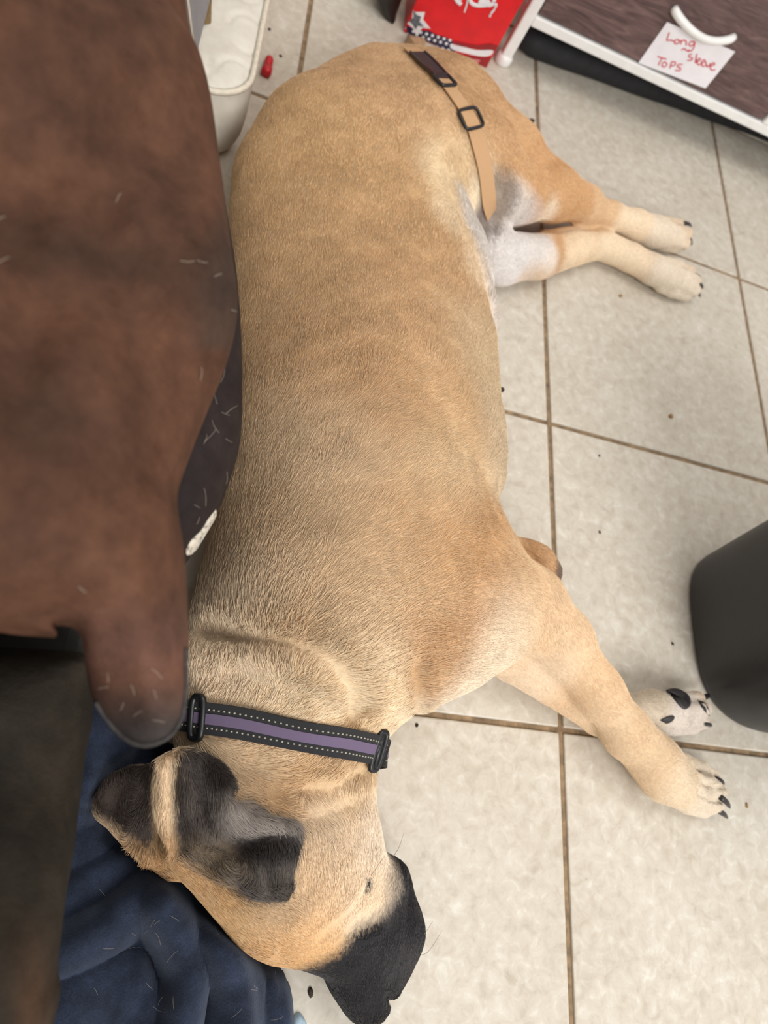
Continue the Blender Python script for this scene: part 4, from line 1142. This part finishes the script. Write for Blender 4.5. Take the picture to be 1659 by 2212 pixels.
def print_poly(px_pts, off, mat, name='print', smooth_n=0):
    P_ = np.array(px_pts, float)
    if smooth_n: P_ = smooth_path(np.vstack([P_, P_[:1]]), smooth_n)[:-1]
    V_ = []
    for a, b in P_:
        q_ = WY(a, b, YB - off); q_[0] = min(max(q_[0], xl), xr); q_[2] = max(q_[2], .0015); V_.append(q_)
    return mesh_obj(name, V_, [tuple(range(len(V_)))], mat, bag, smooth=False)
print_poly([(868, 52), (884, 58), (902, 66), (925, 66), (945, 76), (962, 80), (982, 92), (972, 100), (990, 124), (930, 128), (890, 110), (872, 90)], .0008, M['navy_print'])
print_poly([(982, 88), (1005, 94), (1030, 98), (1060, 94), (1076, 100), (1068, 112), (1030, 106), (985, 100)], .0008, M['dark_red_print'])
print_poly([(976, 112), (1000, 118), (1040, 124), (1062, 124), (1052, 150), (1000, 150), (975, 130)], .0008, M['dark_red_print'])
print_poly([(972, 95), (1000, 101), (1030, 108), (1060, 108), (1066, 112), (1058, 120), (1040, 122), (1005, 115), (976, 106)], .0014, M['white_print'], smooth_n=40)
print_poly([(985, 122), (1010, 126), (1036, 129), (1030, 136), (1000, 134)], .0014, M['pink_print'], smooth_n=24)
for r_ in range(4):
    for c_ in range(6):
        a = 909 + c_ * 12.6 + (r_ % 2) * 6.5 - r_ * 1.5; b = 70 + r_ * 10.8 + c_ * 3.4
        if a < 978 and b < 120 and not (a < 915 and b > 100):
            print_poly([(a + 3.4 * math.cos(q * math.pi / 5), b + 3.4 * math.sin(q * math.pi / 5)) for q in range(10)], .0013, M['white_print'], 'dot')
for a, b in ((874, 60), (880, 74), (893, 68)):
    print_poly([(a + 3.2 * math.cos(q * math.pi / 5), b + 3.2 * math.sin(q * math.pi / 5)) for q in range(10)], .0013, M['white_print'], 'dot')
star = [(886, 18), (896, 26), (918, 26), (914, 42), (930, 62), (912, 60), (899, 84), (893, 62), (878, 50), (890, 40)]
print_poly(star, .0016, M['white_print'], 'star')
print_poly([(893, 22), (900, 32), (910, 36), (906, 46), (916, 58), (902, 56), (898, 64), (892, 54), (884, 46), (893, 38)], .0020, M['silver_print'], 'star')
for st, r_ in (([(982, -14), (986, 0), (996, 10)], .0030), ([(1012, -10), (1008, 10), (1003, 27)], .0011), ([(998, -6), (992, 4), (997, 9)], .0022),
               ([(1014, -10), (1018, 6), (1032, 12), (1050, 11), (1064, 8), (1066, -4), (1050, -12)], .0030), ([(1034, 2), (1048, 6), (1058, 2)], .0050), ([(1056, 14), (1064, 11), (1072, 9), (1068, 20), (1060, 30), (1058, 37)], .0016)):
    P_ = smooth_path([WY(a, b, YB - .001) for a, b in st], len(st) * 5)
    v, f = tube(P_, r_, 8); v = [np.array([p_[0], YB - .0012 + (p_[1] - YB + .001) * .15, p_[2]]) for p_ in v]
    mesh_obj('script_stroke', v, f, M['white_print'], bag)
# black plastic sack bulging out at the left of the bag
ys = YB + .045
prof = [(868, 96), (858, 74), (846, 48), (832, 20), (818, -4), (806, -30), (800, -70), (806, -110), (830, -150)]
V_, F_ = [], []
ns = 28
for k_, (a, b) in enumerate(prof):
    q_ = WY(a, b, ys); z_ = max(q_[2], .001) if k_ else .001
    x1_ = xl - .014; x0_ = min(q_[0], x1_ - .012)
    for j_ in range(ns):
        th = 2 * math.pi * j_ / ns; cr_ = 1 + .10 * math.sin(5 * th + k_ * .8) * math.sin(th * 3 + k_)
        V_.append(((x0_ + x1_) / 2 + (x1_ - x0_) / 2 * math.cos(th), ys + .040 * math.sin(th) * cr_, z_))
for k_ in range(len(prof) - 1):
    for j_ in range(ns): F_.append((k_ * ns + j_, k_ * ns + (j_ + 1) % ns, (k_ + 1) * ns + (j_ + 1) % ns, (k_ + 1) * ns + j_))
F_ += [tuple(range(ns))[::-1], tuple((len(prof) - 1) * ns + j_ for j_ in range(ns))]
o = mesh_obj('plastic_sack', V_, F_, M['black_vinyl']); subsurf(o, 1)
tag(o, 'shiny black plastic sack leaning at the left of the red bag', 'sack')
# cardboard flap between bag and dog
V_ = [W(868, 104, 0), W(912, 116, 0), np.array(W(886, 80, .03)), W(880, 100, 0) + np.array([0, .03, 0]), W(922, 108, 0) + np.array([0, .03, 0])]
V_ = [np.array(p_) for p_ in V_]
o = mesh_obj('cardboard_flap', V_, [(0, 1, 2), (1, 4, 2), (4, 3, 2), (3, 0, 2), (0, 3, 4, 1)], mat_plain('brown_cardboard', (166, 138, 106), .8, .08, 60, .2), smooth=False)
tag(o, 'torn brown cardboard flap between the gift bag and the dog', 'cardboard')

# ------------------------------------------------------------------ black bin at the right
bc = np.array([1.136, -.654]); H_ = .30
V_, F_ = [], []
prof = [(0, .93), (.004, .985), (.012, 1.0), (.10, 1.07), (.20, 1.14), (H_ - .012, 1.20), (H_ - .008, 1.235), (H_, 1.235), (H_, 1.17), (.20, 1.11), (.02, .96)]
ns = 72
for z_, g_ in prof:
    for k_ in range(ns):
        q = 2 * math.pi * k_ / ns; cq, sq = math.cos(q), math.sin(q)
        V_.append((bc[0] + .136 * g_ * math.copysign(abs(cq) ** .62, cq), bc[1] + .122 * g_ * math.copysign(abs(sq) ** .62, sq), z_ + .0005))
for a in range(len(prof) - 1):
    for k_ in range(ns): F_.append((a * ns + k_, a * ns + (k_ + 1) % ns, (a + 1) * ns + (k_ + 1) % ns, (a + 1) * ns + k_))
F_.append(tuple(range(ns))[::-1]); F_.append(tuple((len(prof) - 1) * ns + k_ for k_ in range(ns)))
M['bin'] = mat_plain('black_bin_plastic', (34, 34, 37), .42, .06, 160, .12)
o = mesh_obj('waste_bin', V_, F_, M['bin'])
tag(o, 'matte black plastic bin with rounded corners beside the front paws', 'bin')

# ------------------------------------------------------------------ bits on the floor
cap_ = empty('plastic_piece', tuple(W(578, 142, 0)))
tag(cap_, 'small red plastic piece on the tiles behind the dog back', 'plastic piece')
M['red_plastic'] = mat_plain('red_plastic', (190, 26, 40), .35)
a, b, c = W(583, 124, .006), W(578, 146, .006), W(574, 160, .006)
v, f = tube(smooth_path([a, (a + b) / 2, b], 8), [.003, .0052, .006, .006, .006, .006, .006, .005], 12); mesh_obj('tip', v, f, M['red_plastic'], cap_)
v, f = tube([b, b * .3 + c * .7, c], [.0072, .0075, .0065], 12); mesh_obj('base', v, f, M['red_plastic'], cap_)
M['crumb'] = mat_plain('dark_crumb', (52, 42, 34), .9, .3, 400, .5)
M['tan_crumb'] = mat_plain('tan_crumb', (150, 116, 74), .9, .3, 400, .5)
def crumb(x_, y_, r_, label, mt='crumb', el=1.0):
    p_ = W(x_, y_, 0); V_, F_ = [], []
    for i in range(5):
        for k_ in range(8):
            ph = math.pi * i / 4; th = 2 * math.pi * k_ / 8; rr = r_ * (.75 + .5 * random.random())
            V_.append((p_[0] + rr * math.sin(ph) * math.cos(th), p_[1] + rr * el * math.sin(ph) * math.sin(th), max(.0003, r_ * .45 + r_ * .5 * math.cos(ph))))
    F_ = [(i * 8 + k_, i * 8 + (k_ + 1) % 8, i * 8 + 8 + (k_ + 1) % 8, i * 8 + 8 + k_) for i in range(4) for k_ in range(8)]
    o = mesh_obj('crumb', V_, F_, M[mt]); tag(o, label, 'crumb', 'crumbs on the floor tiles')
crumb(1448, 900, .0042, 'tan crumb on the tile right of the dog belly', 'tan_crumb', .9)
crumb(670, 2142, .0026, 'black speck on the tile between blanket and dog nose', 'crumb', 1.6)
crumb(1452, 1391, .0022, 'dark crumb on the tile just left of the black bin')
crumb(1295, 1150, .0019, 'dark crumb on the tile above the dog elbow')
crumb(1148, 263, .0055, 'dark debris on the grout line beside the dog thigh', 'crumb', .6)
crumb(900, 1567, .0020, 'dark speck below the dog chest near the collar buckle')
crumb(1612, 1740, .0020, 'tan speck on the tile beyond the front paw', 'tan_crumb', 1.5)
crumb(555, 132, .0026, 'dark crumb beside the white mattress piping')
crumb(606, 122, .0024, 'dark crumb just right of the red plastic piece')
crumb(582, 64, .0022, 'dark crumb on the tile above the red plastic piece')
crumb(1340, 640, .0032, 'tan crumb below the hind paws', 'tan_crumb', .8)
crumb(1294, 985, .0018, 'dark speck near the centre of the tile right of the dog chest')
# shed hairs on the dark suede and the blanket
M['shed'] = mat_plain('shed_hair', (196, 184, 166), .6)
def shed(label, spots, L, r_, surf):
    parts = []
    for x_, y_ in spots:
        p_ = cast(surf, x_, y_, .0012)
        if p_ is None or np.dot(p_ - CAM, FW) > np.dot((cast(bvh, x_, y_) if cast(bvh, x_, y_) is not None else CAM + FW * 9) - CAM, FW): continue
        a = random.uniform(0, math.pi); l_ = L * random.uniform(.5, 1.3); cv = random.uniform(-.4, .4)
        ex_, ey_ = RT * math.cos(a) + DN * math.sin(a), DN * math.cos(a) - RT * math.sin(a)
        k_ = l_ / max(np.dot(p_ - CAM, FW), .1) * FPX
        P_ = []
        for s_ in np.linspace(0, 1, 6):
            q_ = cast(surf, x_ + k_ * (math.cos(a) * s_ - math.sin(a) * cv * s_ * s_), y_ + k_ * (math.sin(a) * s_ + math.cos(a) * cv * s_ * s_), .0012)
            if q_ is None or np.linalg.norm(q_ - p_) > 1.8 * l_: break
            P_.append(q_)
        if len(P_) > 3: parts.append(tube(P_, r_, 4))
    v, f = merge(parts); o = mesh_obj('shed_hair', v, f, M['shed']); tag(o, label, 'hair', kind='stuff')
shed('pale dog hairs shed over the dark side of the sofa arm', [(random.uniform(405, 512), random.uniform(780, 1150)) for _ in range(22)], .008, .00006, side_b)
shed('pale dog hairs shed over the grey tip of the sofa arm', [(random.uniform(215, 395), random.uniform(1440, 1600)) for _ in range(9)], .006, .00006, pad_b)
shed('pale dog hairs shed over the brown sofa arm', [(random.uniform(400, 500), random.uniform(480, 860)) for _ in range(5)] + [(10, 470), (20, 560), (260, 420), (170, 1262)], .006, .00008, pad_b)
bb = BVHTree.FromObject(blanket, bpy.context.evaluated_depsgraph_get())
shed('pale dog hairs shed over the navy blanket', [(random.uniform(200, 630), random.uniform(1900, 2210)) for _ in range(30)], .009, .00006, bb)
